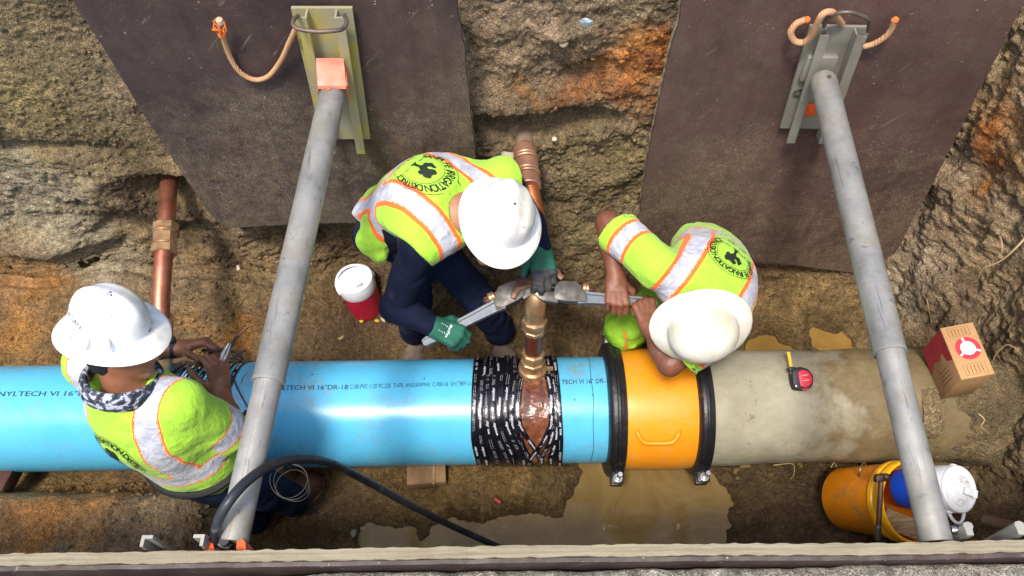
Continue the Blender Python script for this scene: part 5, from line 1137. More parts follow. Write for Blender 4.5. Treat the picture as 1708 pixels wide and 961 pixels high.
for k, (dv, r_) in enumerate(((A(.35, .25, 1), .010), (A(.40, .20, 1), .007), (A(.2, -.6, 1), .004), (A(.5, -.3, .9), .004), (A(-.5, .2, 1), .003))): hat_scuff(hat, hatc, dv, r_, k)
# hair at the nape, neck gaiter
l0 = np.cross(UL, fL)
def hairf(P): d = ell(P, hcL + UL * .016 - fL * .006, (fL, l0, UL), (.104, .084, .125)); d = np.minimum(d, rc(P, hcL - fL * .030 - UL * .03, hcL - fL * .032 - UL * .070, .076, .070)); d = np.maximum(d, (P - hcL) @ fL - .005); d = np.maximum(d, -((P - hcL) @ UL) - .098 - .25 * ((P - hcL) @ fL + .06)); return d + .0018 * vnoise(P, 90)
obj('hair', snets(hairf, hcL - .14, hcL + .14, .006), HAIR, PL, sharp=None)
M = N('camouflage_cloth'); v1 = M.n('ShaderNodeTexBrick'); v1.inputs['Scale'].default_value = 46; v1.inputs['Mortar Size'].default_value = 0; v1.inputs['Color1'].default_value = (.02, .03, .04, 1); v1.inputs['Color2'].default_value = (.40, .41, .47, 1); M.l(M.scaled(1.2, 1.2, .6), v1.inputs[0])
v2 = M.voro(62, M.scaled(1, 1, 2.2)); cc1 = M.ramp(M.noise(46, 2, .5, M.scaled(1, 1, 1.8)), [(.44, lin(30, 38, 46)), (.47, lin(70, 78, 88)), (.53, lin(70, 78, 88)), (.56, lin(172, 172, 186))]); M.set('Base Color', cc1); M.set('Roughness', .9); M.bump(M.noise(60, 4), .004, .8); CAMO = M.m
nb = JL['T'].o + JL['T'].v * JL['T'].L * .99; nd = nrm(hcL - UL * .06 - nb)
def gaf(P):
    q = P - nb - nd * .012; h = q @ nd; rad = np.linalg.norm(q - h[:, None] * nd, axis=1); return np.sqrt(((rad - .098 - .10 * np.abs(np.minimum(h, 0))) / .8) ** 2 + (h * .62) ** 2) - .0215 + folds(P, 8, .004)
obj('neck_gaiter', snets(gaf, nb - .17, nb + .17, .006), CAMO, PL, sharp=None)
wd_ = nrm(JL['wrL'] - JL['elL']); wt = obj('wristwatch', lathe([(.031, -.014), (.0345, -.011), (.0345, .011), (.031, .014)], JL['wrL'] - wd_ * .018, wd_, 28, ring=True), simple('watch_strap', lin(40, 44, 52), .45, var=.3), PL)
obj('watch_case', lathe([(.017, .03), (.020, .032), (.020, .040), (.017, .043)], JL['wrL'] - wd_ * .018, nrm(A(0, .5, .85)), 20), simple('watch_case', lin(64, 70, 80), .25, metal=.6), wt)
boot(PL, px(478, 862, z=.04), px(535, 795, z=.04), A(-.15, 0, 1), BOOTM, SOLE); boot(PL, px(425, 885, z=.04), px(470, 850, z=.04), A(-.1, 0, 1), BOOTM, SOLE)
bt = obj('belt', tube([hipc + JL['T'].u * .185 * math.cos(a) + JL['T'].w * .142 * math.sin(a) + A(0, 0, .015) for a in np.linspace(0, 2 * math.pi, 40, endpoint=False)], .012, 8, close=True), simple('belt_leather', lin(30, 28, 30), .6), PL)
ey = px(357, 792, z=.93); obj('eyelet_flap', box(ey, (.075, .014, .055), (A(.9, -.2, .1), A(.2, .6, .75), A(0, -.7, .6)), .004), simple('flap_cloth', lin(44, 48, 58), .8), bt); obj('eyelet', lathe([(.004, 0), (.011, .0), (.012, .003), (.010, .005), (.005, .004)], ey + A(0, -.004, .011), A(0, -.5, .85), 20, ring=True), STEEL, bt)
# ================================================================ man in the middle, bent over, both gloves on the left wrench
hipc = A(-.41, .515, .99); neck = A(-.155, .335, 1.27); shR = px(700, 408, z=1.20); shL = px(838, 300, z=1.22)
JM = dict(T=Torso(hipc, neck, shR, shL, .055, 1.04), shR=shR, shL=shL, elR=px(662, 512, z=.92), wrR=px(722, 545, z=.915), elL=px(880, 372, z=1.08), wrL=px(903, 418, z=1.005),
          hpR=hipc + A(.03, -.07, -.06), hpL=hipc + A(.02, .05, -.06), knR=px(690, 500, z=.50), anR=A(-.47, .50, .12), knL=px(800, 500, z=.52), anL=A(-.05, .50, .12))
hd = wa_jaw - wa_end; hd = nrm(hd)
HMr = hand(JM['wrR'], px(772, 566, z=.885) - JM['wrR'], A(.1, .1, -1), 'R', (.80, .85, .9, .95), (.45, .5)); HMl = hand(JM['wrL'], px(908, 470, z=.985) - JM['wrL'], A(0, .1, -1), 'L', (.6, .6, .65, .7), (.5, .3), 1.05, .05)
UM = nrm(A(.38, -.14, .92)); fM = nrm(A(-.05, -.95, -.2)); fM = nrm(fM - UM * (fM @ UM)); hM = px(836, 366, z=1.36)
PM_ = build_body('bent worker with navy sleeves, lime vest, green gloves and clean white hard hat', JM, SKM, A(-.3, .5, .04), dict(L=HMl, R=HMr), (hM - UM * .05, UM, fM))
trousers(PM_, JM, NAVYT, 5)
T = JM['T']
sw = garment(PM_, 'navy_sweatshirt', JM, NAVY, 1.0, .012, -.08, 31, h=.0075, sl_r=(.068, .064), shoulder_r=.068)
for sd in 'RL':
    def fore(P): return smin(rc(P, JM['el' + sd] + (JM['sh' + sd] - JM['el' + sd]) * .15, JM['el' + sd], .062, .060), rc(P, JM['el' + sd], JM['wr' + sd] - nrm(JM['wr' + sd] - JM['el' + sd]) * .012, .060, .045), .03) + folds(P, 33, .006)
    lo, hi = bounds([JM[k + sd] for k in ('el', 'wr', 'sh')], .1); obj('sleeve_end', snets(fore, lo, hi, .007), NAVY, sw, sharp=None)
stM = [('h', .155), ('v2', lambda u, v, w_, V: np.where(v > .155 - 9, np.abs(np.abs(u) - .120), 1.0))]
vM = garment(PM_, 'hi_vis_vest', JM, HV, 0, .034, -.07, 41, stM, None, h=.0062, shoulder_r=.090, cap=.035, hem_flare=.012, extra=((px(640, 372, z=1.10), px(612, 352, z=1.06), .045), (px(640, 372, z=1.10), px(616, 400, z=1.06), .05), (px(616, 400, z=1.06), px(634, 428, z=1.02), .04)))
logo(vM, bvh_of(vM), T, T.L * .78, .096, PRINT)
hatm, _, _, _ = hard_hat(PM_, px(839, 361, z=1.36) , UM, fM, HATM, True, sx=1.0, front=.056, rear=.05, side=.045)
for k, (dv, r_) in enumerate(((A(.35, -.35, 1), .009), (A(.55, -.5, 1), .004), (A(.2, -.9, .8), .004), (A(-.3, -.7, .8), .003))): hat_scuff(hatm, px(839, 361, z=1.36), dv, r_, 20 + k)
for H, e, t_ in ((HMr, JM['elR'], True), (HMl, JM['elL'], True)): glove(PM_, H, e, t_, .3 if H is HMr else .088)
boot(PM_, A(-.44, .56, .03), A(-.50, .30, .03), A(0, 0, 1), BOOTG, SOLE, .20); boot(PM_, A(-.08, .56, .03), A(-.01, .32, .03), A(0, 0, 1), BOOTG, SOLE, .18)
# ================================================================ man on the right, head down, pulling the right wrench with bare fists
hipc = A(.795, .455, .77); neck = A(.635, .055, 1.06); shR = px(1098, 446, z=1.10); shL = px(1213, 540, z=1.02)
JR = dict(T=Torso(hipc, neck, shR, shL, .045, .93), shR=shR, shL=shL, elR=px(1014, 372, z=1.06), wrR=px(1026, 462, z=.955), elL=px(1117, 607, z=.90), wrL=px(1084, 548, z=.905),
          hpR=hipc + A(-.09, -.02, -.04), hpL=hipc + A(.06, -.02, -.04), knR=px(1042, 548, z=.50), anR=A(.50, .42, .13), knL=A(.85, .34, .45), anL=A(.86, .52, .12))
HRr = hand(JR['wrR'], px(1030, 508, z=.925) - JR['wrR'], A(0, .0, -1), 'R', (.95, 1.0, 1.05, 1.05), (.8, .3), 1.04); HRl = hand(JR['wrL'], px(1072, 502, z=.925) - JR['wrL'], A(0, -.1, -1), 'L', (1.0, 1.05, 1.05, 1.1), (.8, .3), 1.04)
UR = nrm(A(-.08, -.90, .44)); fR = nrm(A(-.95, .0, -.25)); fR = nrm(fR - UR * (fR @ UR)); hR_ = px(1174, 542, z=1.11)
PR_ = build_body('worker bowed over the orange coupling in lime T-shirt, bare forearms and dusty hard hat', JR, SKR, A(.68, .42, .04), dict(L=HRl, R=HRr), (hR_ - UR * .05, UR, fR))
tr_ = trousers(PR_, JR, LIMET, 9, thigh=.102, knee=.088, ank=.09, amp=.030)
kp = [px(x_, y_, z=z_) for x_, y_, z_ in ((1040, 552, .60), (1043, 562, .58), (1044, 572, .555), (1043, 582, .52))]; obj('piping', tube(spline(kp, 5), .0045, 8), simple('orange_piping', lin(226, 120, 40), .8), tr_)
stR = [('h', .13), ('v', .125)]
sR = garment(PR_, 'hi_vis_shirt', JR, HV, .80, .026, -.05, 51, stR, .50, h=.006, sl_r=(.078, .088), shoulder_r=.078)
logo(sR, bvh_of(sR), JR['T'], JR['T'].L * .66, .098, PRINT, 0, -.0)
hard_hat(PR_, px(1172, 551, z=1.12), UR, fR, HATD, False, sx=1.0)
boot(PR_, A(.50, .49, .03), A(.44, .24, .03), A(0, 0, 1), BOOTG, SOLE, .16); boot(PR_, A(.87, .60, .03), A(.83, .34, .03), A(0, 0, 1), BOOTG, SOLE, .16)
# ---------------------------------------------------------------- things lying about in the trench
WHITEP = simple('white_plastic', lin(226, 228, 232), .4, var=.06, bump=.0004, dirt=lin(170, 158, 134), dirt_amt=.02)
REDP = simple('red_plastic', lin(176, 26, 52), .42, var=.15, bump=.0006, dirt=lin(120, 70, 60), dirt_amt=.08); BLUEP = simple('blue_plastic', lin(26, 84, 214), .38, var=.12, bump=.0005)
def jug(label, base, top, r, col, side, group, hang, cf=.70):
    ax = nrm(top - base); L = np.linalg.norm(top - base); t = thing('drink_cooler', label, 'cooler jug', base, group); x = nrm(side - ax * (side @ ax)); y = np.cross(ax, x)
    obj('body', lathe([(r * .82, 0), (r * .90, .004), (r * .93, .02), (r * .96, L * .35), (r * .985, L * (cf - .08)), (r * .985, L * cf)], base, ax, 48, x), col, t)
    obj('collar', lathe([(r * .99, L * cf), (r * 1.01, L * (cf + .02)), (r * 1.0, L * .95), (r * .97, L * .975), (r * .90, L * .975)], base, ax, 48, x), WHITEP, t)
    lid = obj('lid', lathe([(r * .99, L * .955), (r * .995, L * .985), (r * .95, L * 1.0), (r * .86, L * 1.0), (r * .84, L * .985), (.001, L * .985)], base, ax, 48, x), WHITEP, t)
    top_ = base + ax * L * .985
    for sg in (1, -1):                                              # raised D-shaped panels either side of the spout bar
        P_ = [(sg * (r * .14 + 0), -r * .52), (sg * r * .14, r * .52)] + [(sg * r * .14 + sg * math.sin(a) * r * .56, math.cos(a) * r * .52) for a in np.linspace(.15, math.pi - .15, 12)]
        obj('lid_panel', prism(P_, 0, .006, top_, x, y, .0025), WHITEP, lid, sharp=50)
    obj('spout_cap', join(box(top_ + ax * .012 - y * r * .42, (r * .30, r * .50, .014), (x, y, ax), .004), box(top_ + ax * .016 - y * r * .68, (r * .36, r * .10, .02), (x, y, ax), .003)), WHITEP, lid)
    pts = [base + ax * L * .84 + x * r * 1.0 * math.cos(a) * 1.02 + (hang * math.sin(a)) for a in np.linspace(0, math.pi, 28)]
    obj('carry_handle', tube(pts, .0062, 10), WHITEP, t)
    for sg in (1, -1): obj('handle_pivot', lathe([(.014, -.002), (.015, .004), (.012, .008)], base + ax * L * .84 + x * sg * r * .99, x * sg, 20), WHITEP, t)
    return t, lid, top_, x, y, ax
b = px(613, 514, z=.07); tp_ = px(590, 464, z=.315)
jug('red drink cooler with white lid standing behind the boots of the middle man', b, tp_, .088, REDP, A(.8, .5, 0), 'drink coolers', A(-.045, .055, .05))
b = px(1508, 814, z=.31); tp_ = px(1602, 816, z=.53)
t, lid, top_, x, y, ax = jug('blue drink cooler with white lid tipped over in the orange bucket', b, tp_, .086, BLUEP, A(.1, .95, -.2), 'drink coolers', A(.035, -.085, -.03), .58)
mk = [((-.5, .1), (-.42, -.1), (-.5, -.25), (-.6, -.2)), ((.35, .3), (.45, .1), (.35, -.1), (.28, .05), (.4, .12)), ((.5, .2), (.58, 0), (.5, -.12)), ((-.62, .15), (-.55, .05)), ((.3, -.2), (.45, -.25), (.42, -.4))]
for m in mk: obj('pen_mark', tube([top_ + ax * .0065 + x * p[0] * .083 + y * p[1] * .083 for p in m], .0007, 5), INK, lid)
# orange bucket lying on its side
b = px(1412, 832, z=.135); tp_ = px(1500, 836, z=.385); ax = nrm(tp_ - b); L = .35; tp_ = b + ax * L
BUCK = simple('orange_bucket_plastic', lin(222, 132, 14), .42, var=.15, bump=.0005, dirt=lin(130, 108, 72), dirt_amt=.22, dscale=9); BRIM = simple('yellow_bucket_rim', lin(244, 176, 24), .38, var=.1, bump=0)
t = thing('bucket', 'orange plastic bucket tipped over beside the old pipe, holding a blue cooler', 'bucket', b)
obj('bucket_wall', lathe([(.001, .012), (.118, .012), (.124, .0), (.128, .004), (.143, L - .06), (.144, L - .05), (.146, L), (.142, L), (.140, L - .05), (.124, .02), (.001, .016)], b, ax, 64), BUCK, t)
obj('rim', lathe([(.1455, L - .070), (.1520, L - .068), (.1525, L - .050), (.1475, L - .046), (.1475, L - .030), (.1535, L - .026), (.1545, L - .002), (.1510, L + .004), (.1435, L + .004), (.1432, L - .004)], b, ax, 64, ring=True), BRIM, t)
hp = spline([px(1434, 803, z=.36), px(1434, 785, z=.40), px(1441, 772, z=.40), px(1446, 778, z=.38)], 6); obj('wire_handle', tube(hp, .0028, 8), STEEL, t)
lw = lambda a, h_, rr: b + ax * h_ + (basis(ax)[0] * math.cos(a) + basis(ax)[1] * math.sin(a)) * rr
# wood offcut and bar tool in the bucket's mouth
WOOD = N('offcut_wood'); c = WOOD.ramp(WOOD.noise(8, 5, .6, WOOD.scaled(2, 14, 2)), [(.3, lin(110, 86, 56)), (.7, lin(168, 142, 104))]); WOOD.set('Base Color', c); WOOD.set('Roughness', .85); WOOD.bump(WOOD.noise(14, 4, .6, WOOD.scaled(1, 12, 1)), .003, .6); WOOD = WOOD.m
wc = px(1503, 874, z=.37); wx = nrm(px(1528, 884, z=.37) - px(1478, 864, z=.37))
t = thing('wood_block', 'short weathered wood offcut resting in the mouth of the bucket', 'wood block', wc, 'wood offcuts'); obj('offcut', box(wc, (.135, .072, .035), (wx, np.cross(nrm(A(-.2, -.3, .9)), wx), A(-.2, -.3, .9)), .003), WOOD, t)
p0, p1 = px(1470, 797, z=.57), px(1464, 900, z=.47); t = thing('pry_bar', 'rusty round bar with a square head lying across the bucket mouth', 'bar tool', (p0 + p1) / 2)
obj('shaft', tube([p0, p1], .0095, 16), simple('dark_rust', lin(84, 52, 40), .5, metal=.4, var=.4), t); d = nrm(p0 - p1); obj('head', join(box(p0, (.05, .028, .026), (A(1, .1, 0), d, np.cross(A(1, .1, 0), d)), .005), lathe([(.010, 0), (.010, .012), (.006, .014)], p0 + A(.012, 0, .012), A(0, -.2, 1), 12)), simple('dark_iron', lin(60, 46, 40), .45, metal=.6), t); obj('tip', lathe([(.0105, 0), (.0105, .05), (.008, .055)], p1 + d * .05, -d, 16), STEEL, t)
# cardboard box
T0 = A(1.6456, .1483, .5576); Rb = np.array([[.9795, -.1205, -.1612], [.1004, .9867, -.1277], [.1744, .1089, .9786]]); ea, eb, ec = Rb[:, 0], Rb[:, 1], Rb[:, 2]; da, db, dc = .1196, .2077, .238
M = N('cardboard'); c = M.ramp(M.noise(6, 5), [(.3, lin(168, 128, 84)), (.7, lin(190, 150, 104))]); M.set('Base Color', c); M.set('Roughness', .85); M.bump(M.noise(1, 2, .5, M.scaled(260, 30, 30)), .0008, .4); CARD = M.m
REDI = simple('red_box_print', lin(190, 52, 66), .8, var=.12, bump=0); MARK = simple('brown_box_print', lin(96, 64, 40), .85, bump=0); WPI = simple('white_box_print', lin(240, 236, 232), .75, var=.04, bump=0)
bc = T0 + ea * da / 2 - eb * db / 2 + ec * dc / 2
t = thing('cardboard_box', 'cardboard box with red round emblem standing tilted on the old pipe by the end wall', 'box', T0)
obj('carton', box(bc, (da, db, dc), (ea, eb, ec), .0025), CARD, t); tc_ = bc + ec * (dc / 2 + .0012)
def flat2(vf, o, ax_, ay_, mat, nm, par): V2, F2 = vf; return obj(nm, (np.asarray(o) + V2[:, :1] * ax_ + V2[:, 1:2] * ay_, F2), mat, par, smooth=False)
oc = tc_ + ea * .006 + eb * .008
flat2(ring2(.022, .044, 48), oc, ea, eb, REDI, 'emblem_ring', t); flat2((np.array([(.0265 * math.cos(a), .0265 * math.sin(a)) for a in np.linspace(0, 6.2832, 40, endpoint=False)]), [tuple(range(40))]), oc + ec * .0005, ea, eb, WPI, 'emblem_disc', t)
for a in (100, 215, 335):
    ca, sa = math.cos(math.radians(a)), math.sin(math.radians(a)); q = np.array([(.02, -.004), (.043, -.0035), (.043, .0035), (.02, .004)]); q = np.stack([q[:, 0] * ca - q[:, 1] * sa, q[:, 0] * sa + q[:, 1] * ca], 1); flat2((q, [(0, 1, 2, 3)]), oc + ec * .0008, ea, eb, WPI, 'emblem_spoke', t)
def frame2(x0, y0, x1, y1, w_=.0008): return join2([(np.array([(x0, a), (x1, a), (x1, a + w_), (x0, a + w_)]), [(0, 1, 2, 3)]) for a in (y0, y1)] + [(np.array([(a, y0), (a + w_, y0), (a + w_, y1), (a, y1)]), [(0, 1, 2, 3)]) for a in (x0, x1)])
qs = np.random.RandomState(2)
def smallprint(x0, y0, x1, y1, n):
    out = []
    for k in range(n):
        x = x0 + (x1 - x0) * (k + .5) / n; y = y0
        while y < y1: l = qs.uniform(.003, .010); out.append((np.array([(x - .0013, y), (x + .0013, y), (x + .0013, min(y + l, y1)), (x - .0013, min(y + l, y1))]), [(0, 1, 2, 3)])); y += l + .002
    return join2(out)
for fr_ in ((-.040, .060, .034, .094), (-.036, -.094, .040, -.052)): flat2(frame2(*fr_), tc_, ea, eb, MARK, 'print_frame', t); flat2(smallprint(fr_[0] + .006, fr_[1] + .005, fr_[2] - .006, fr_[3] - .005, 5), tc_, ea, eb, MARK, 'fine_print', t)
lf = bc - ea * (da / 2 + .0012)                                    # left face: a red field with a curved edge
ln_ = [(-db / 2 + .004, -dc / 2 + .004), (-db / 2 + .004, -dc / 2 + .05)]
red = [(db / 2 - .003, dc / 2 - .003), (-db * .12, dc / 2 - .003), (-db * .05, dc * .28), (db * .14, dc * .20), (db * .05, dc * .02), (db * .12, -dc * .2), (-db * .02, -dc / 2 + .004), (db / 2 - .003, -dc / 2 + .004)]
flat2((np.array(red), [tuple(range(len(red)))]), lf, eb, ec, REDI, 'red_print', t); flat2(smallprint(-.08, -.05, -.02, .06, 4), lf, eb, ec, MARK, 'fine_print', t); flat2(smallprint(-.045, .075, .045, .095, 3), bc - eb * (db / 2 + .0012), ea, ec, MARK, 'fine_print', t)
# tape measure on the old pipe
c0 = px(1337, 632, z=.555); n0 = nrm(A(.05, -.35, .93)); x0_ = nrm(A(1, .05, 0) - n0 * (A(1, .05, 0) @ n0)); y0_ = np.cross(n0, x0_)
BLK = simple('black_rubber', lin(34, 34, 42), .6, var=.3, bump=.0008, dirt=MUD, dirt_amt=.05); REDM = simple('red_shell', lin(214, 50, 66), .42, var=.15, bump=.0006)
t = thing('tape_measure', 'red and black tape measure with its blade tip out, lying on the old pipe', 'tape measure', c0)
D = [(-.040, -.040), (-.044, -.015), (-.042, .030), (-.030, .044), (.0, .046), (.026, .036), (.042, .012), (.042, -.014), (.030, -.036), (.010, -.048), (-.018, -.046)]
obj('case', prism(D, -.022, .016, c0, x0_, y0_, .006), BLK, t, sharp=50); Rr = [(-.016, -.028), (-.018, .026), (.0, .034), (.022, .028), (.034, .010), (.034, -.012), (.022, -.030), (.0, -.036)]
obj('red_cover', prism(Rr, .012, .0195, c0, x0_, y0_, .002), REDM, t, sharp=50); obj('red_cover', prism([(-.006, -.046), (.014, -.046), (.020, -.041), (-.012, -.041)], -.016, .0165, c0, x0_, y0_, .001), REDM, t)
for yy in (.010, -.010): obj('white_stripe', prism([(-.004, yy), (.022, yy + .002), (.022, yy + .004), (-.004, yy + .002)], .0190, .0202, c0, x0_, y0_), WHT, t, smooth=False)
obj('lock_button', prism([(-.046, .030), (-.052, .046), (-.040, .050), (-.020, .046), (-.024, .036)], -.010, .012, c0, x0_, y0_, .003), BLK, t); obj('screw', lathe([(.004, 0), (.0045, .002), (.002, .003)], c0 - x0_ * .030 - y0_ * .028 + n0 * .015, n0, 10), STEEL, t)
bl = [c0 - x0_ * .036 + y0_ * .03 + n0 * .002, c0 - x0_ * .031 + y0_ * .10 - n0 * .016]; bd = nrm(bl[1] - bl[0]); obj('blade', box((bl[0] + bl[1]) / 2, (.013, .095, .0012), (x0_, bd, n0)), simple('yellow_blade', lin(206, 178, 60), .45, var=.2, bump=0), t); obj('blade_hook', box(bl[1] + bd * .012, (.022, .003, .008), (x0_, bd, n0), .0008), STEEL, t)
# black hydraulic hose
t = thing('hose', 'black hydraulic hose arching from the left strut down to the muddy floor', 'hose', px(520, 768, z=1.0))
HOSE = simple('black_hose_rubber', lin(36, 38, 44), .5, var=.35, bump=.0008, dirt=lin(120, 116, 108), dirt_amt=.12, dscale=12)
hs = spline([px(358, 905, z=1.50), px(363, 872, z=1.56), px(381, 838, z=1.60), px(413, 802, z=1.585), px(455, 775, z=1.50), px(505, 766, z=1.34), px(555, 774, z=1.12), px(610, 802, z=.80), px(690, 846, z=.52), px(770, 885, z=.26), px(850, 921, z=.08), px(900, 945, z=.04)], 10); obj('hose_body', tube(hs, .0125, 16), HOSE, t)
# thin wire coil hooked on the hose
t = thing('wire_coil', 'thin grey wire in loose loops hanging beside the hose', 'wire', px(490, 800, z=1.0)); lp = []
for k in range(90): a = k / 90 * 2.6 * 2 * math.pi; lp.append(px(486 + 30 * math.cos(a) * (1 + .15 * math.sin(a * .4)) + 6 * math.sin(a * .7), 806 + 27 * math.sin(a) + 5 * math.cos(a * .55), z=1.0 + .02 * math.sin(a * .5)))
obj('wire', tube(lp, .0010, 6), simple('grey_wire', lin(92, 86, 78), .5, metal=.5), t)
# pliers and cable in the hands of the man on the left
g0 = HLr['c'] + HLr['n'] * .012; pd = nrm(px(384, 572, z=1.13) - px(364, 618, z=1.08)); ps = nrm(np.cross(pd, A(.3, -.3, .9)))
t = thing('pliers', 'silver pliers held upright in the right fist of the man at the left', 'pliers', g0); pb = g0 + pd * .052
for sg in (1, -1): obj('jaw', tube([pb + ps * sg * .004, pb + ps * sg * .007 + pd * .022, pb + ps * sg * .003 + pd * .062], [.007, .0065, .0025], 8), STEEL, t); obj('grip', tube(spline([pb - ps * sg * .004, pb - ps * sg * .014 - pd * .03, pb - ps * sg * .014 - pd * .075, pb - ps * sg * .006 - pd * .115], 5), .0055, 8), STEEL, t)
obj('pivot', lathe([(.009, -.008), (.010, 0), (.009, .008)], pb, np.cross(pd, ps), 16), STEEL, t)
t = thing('cable', 'thin dark cable with split brown end held by the man with the pliers', 'cable', HLl['c'])
h1 = HLl['c'] + HLl['n'] * .025 + HLl['d'] * .02; CAB = simple('dark_cable', lin(26, 30, 44), .5, bump=0)
obj('cable_end', tube(spline([h1, px(380, 582, z=1.06), px(394, 562, z=1.06), px(413, 545, z=1.06)], 6), [.006] * 12 + [.004] * 7, 8), simple('brown_sheath', lin(70, 44, 36), .6), t); obj('bare_tip', tube([px(396, 560, z=1.067), px(414, 544, z=1.065)], .0022, 6), COPPER, t)
lp = [px(350 + 0 * k, 600, z=1.0) for k in range(0)]
cl = [px(366, 598, z=.95), px(352, 608, z=.8), px(346, 612, z=.62)] ; cl = spline([h1, px(362, 605, z=.95), px(356, 614, z=.80), px(350, 611, z=.60), pp(xat(346, 614)[0], xat(346, 614)[1], PIPE_R + .004)], 6); obj('lead', tube(cl, .0026, 6), CAB, t)
rb_ = np.random.RandomState(4); tang = [px(392 + 18 * math.cos(k * .5) * (.6 + .4 * math.sin(k * .21)), 592 + 8 * math.sin(k * .63), z=.60 + .02 * math.sin(k)) for k in range(44)]; obj('tangle', tube(spline(tang, 3), .0018, 6), CAB, t)
ld = [pp(*xat(387, 604), PIPE_R + .004)] + [pp(*xat(a, b_), PIPE_R + .003) for a, b_ in ((388, 625), (395, 645), (405, 665), (416, 684))]; obj('lead', tube(spline(ld, 8), .0026, 6), CAB, t); ld = [pp(*xat(a, b_), PIPE_R + .004) for a, b_ in ((400, 696), (408, 690), (418, 682), (424, 676))]; obj('knot', tube(spline(ld, 6), [.006 + .002 * (k % 3) for k in range(19)], 8), CAB, t)
# wood blocks under the main, a round stake, scraps, stones, roots
def blk(label, c, dims, axes, mat, nm='wood_block', cat='wood block', grp='wood offcuts'): t = thing(nm, label, cat, c, grp); obj('offcut', box(c, dims, axes, .004), mat, t); return t
WOOD2 = simple('pale_timber', lin(138, 108, 74), .8, var=.3, scale=20, bump=.0015, dirt=MUD, dirt_amt=.15); RTIM = simple('red_timber', lin(74, 42, 32), .85, var=.35, bump=.0015, dirt=MUDD, dirt_amt=.2)
c = px(712, 781, z=.10); t = blk('pale wood block wedged under the blue main left of the puddle', c, (.165, .16, .07), (A(1, .06, 0), A(-.06, 1, 0), A(0, 0, 1)), WOOD2); obj('offcut', box(c + A(.035, -.002, .004), (.012, .165, .075), None, .002), WOOD, t)
c = px(6, 797, z=.24); blk('dark red timber end under the blue main at the far left edge', c, (.09, .12, .07), (A(1, -.2, 0), A(.2, 1, 0), A(0, 0, 1)), RTIM)
s0, s1 = px(1640, 866, z=.42), px(1730, 890, z=.52); t = thing('stake', 'round muddy wooden stake lying against the end wall beside the blue cooler', 'stake', (s0 + s1) / 2); obj('shaft', tube([s0, (s0 + s1) / 2, s1], [.022, .024, .024], 16), simple('muddy_wood', lin(92, 66, 46), .85, var=.3, bump=.002, dirt=MUD, dirt_amt=.25), t); obj('cut_end', lathe([(.001, 0), (.0225, .001)], s0 - nrm(s1 - s0) * .002, nrm(s1 - s0), 16), simple('reddish_cut', lin(112, 66, 52), .8), t)
STN = lambda col: simple('stone', col, .85, var=.3, scale=30, bump=.002)
for lab, p, r, col, sd in (('pale angular stone beside the base of the red cooler', px(644, 532, z=.10), .032, lin(170, 158, 128), 1), ('grey stone on the soil bench above the near board', px(128, 912, z=.42), .034, lin(150, 144, 132), 2), ('pale pebble on the soil right of the copper pipe', px(398, 447, Y=.62), .014, lin(176, 166, 140), 3), ('tan stone on the dark mud below the red cooler', px(566, 562, z=.08), .024, lin(156, 132, 88), 4), ('grey stone in the wet mud below the left strut', px(590, 890, z=.06), .02, lin(134, 128, 116), 5), ('white chip of rubble under the middle copper pipe', px(925, 232, Y=.80), .012, lin(200, 192, 172), 6), ('pale lump of rubble between the boards beside the lime vest', px(848, 262, Y=.78), .035, lin(176, 168, 146), 7), ('grey clod under the foil scrap between the boards', px(940, 72, Y=.80), .018, lin(132, 122, 100), 8)):
    o = obj('stone', rock(p, r, sd), STN(col), None, origin=p, sharp=None); tagit(o, lab, 'stone', 'loose stones in the trench')
for lab, p, r in (('yellow clod at the foot of the red cooler, left one', px(603, 536, z=.09), .012), ('brighter yellow clod at the foot of the red cooler, by the stone', px(629, 535, z=.09), .014)): o = obj('clod', rock(p, r, 9, .8, 1), simple('yellow_clay', lin(206, 172, 40), .8), None, origin=p); tagit(o, lab, 'clod', 'yellow clods by the cooler')
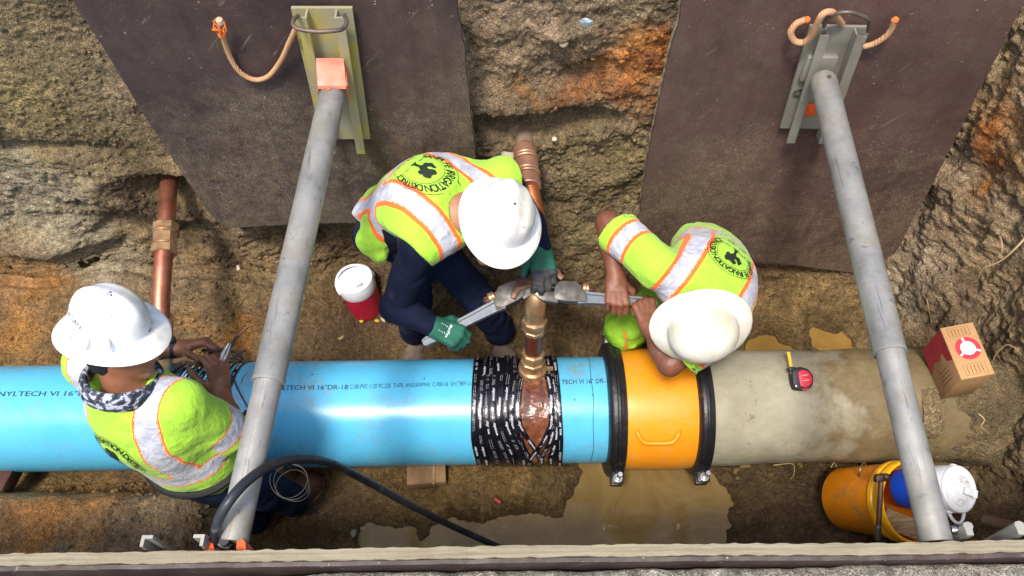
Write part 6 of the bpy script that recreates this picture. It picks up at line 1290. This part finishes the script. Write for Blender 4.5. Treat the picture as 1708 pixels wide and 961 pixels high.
M = N('crumpled_foil'); M.set('Base Color', M.ramp(M.noise(60, 3), [(.3, lin(190, 196, 204)), (.6, lin(170, 190, 200)), (.75, lin(236, 236, 240))])); M.set('Metallic', .6); M.set('Roughness', .3); M.bump(M.noise(120, 3), .004, 1.0)
p = px(977, 38, Y=.775); o = obj('foil_scrap', (lambda vf: ((vf[0] - p) * A(1.5, .5, 1.0) + p, vf[1]))(rock(p, .022, 12, .8, 2)), M.m, None, origin=p, smooth=False); tagit(o, 'crumpled silver foil scrap stuck in the wall between the boards', 'litter')
p = px(830, 835, z=.155); o = obj('red_scrap', box(p, (.03, .012, .003), (A(.7, -.6, .1), A(.6, .7, .1), A(0, -.1, 1)), .001), simple('red_scrap', lin(170, 40, 44), .6), None, origin=p); tagit(o, 'small red plastic scrap on the wet mud mound below the main', 'litter')
ROOT = simple('pale_root', lin(176, 150, 106), .85, var=.25); rq = np.random.RandomState(21)
def root(label, pts, r): P_ = spline(pts, 6); n = len(P_); o = obj('root', tube(P_, np.linspace(r, r * .35, n), 6), ROOT, None, origin=pts[0]); tagit(o, label, 'root', 'roots sticking out of the soil')
root('long pale root curling out of the end wall at the right edge', [px(1712, 395, X=1.60), px(1690, 418, X=1.58), px(1668, 436, X=1.57), px(1640, 448, X=1.55), px(1632, 464, X=1.56)], .004)
root('short pale root hanging above the box at the right edge', [px(1668, 395, X=1.62), px(1672, 410, X=1.60), px(1670, 430, X=1.60)], .0035)
root('thin root bristling out of the mud behind the box', [px(1546, 500, Y=.42), px(1550, 520, Y=.40), px(1554, 540, Y=.40)], .003)
root('thin root arching beside the right side of the box', [px(1700, 585, X=1.80), px(1680, 575, X=1.78), px(1662, 590, X=1.77), px(1655, 606, X=1.77)], .002)
root('thin root in the mud where the old pipe enters the wall', [px(1632, 690, z=.56), px(1642, 700, z=.56), px(1637, 712, z=.55), px(1648, 722, z=.53)], .003)
root('root hair lying along the underside of the old pipe', [px(1290, 776, z=.14), px(1322, 774, z=.15), px(1324, 792, z=.11), px(1318, 800, z=.09)], .0025)
root('root hair in the mud between old pipe and bucket', [px(1386, 780, z=.13), px(1392, 772, z=.14), px(1400, 790, z=.12)], .0022)
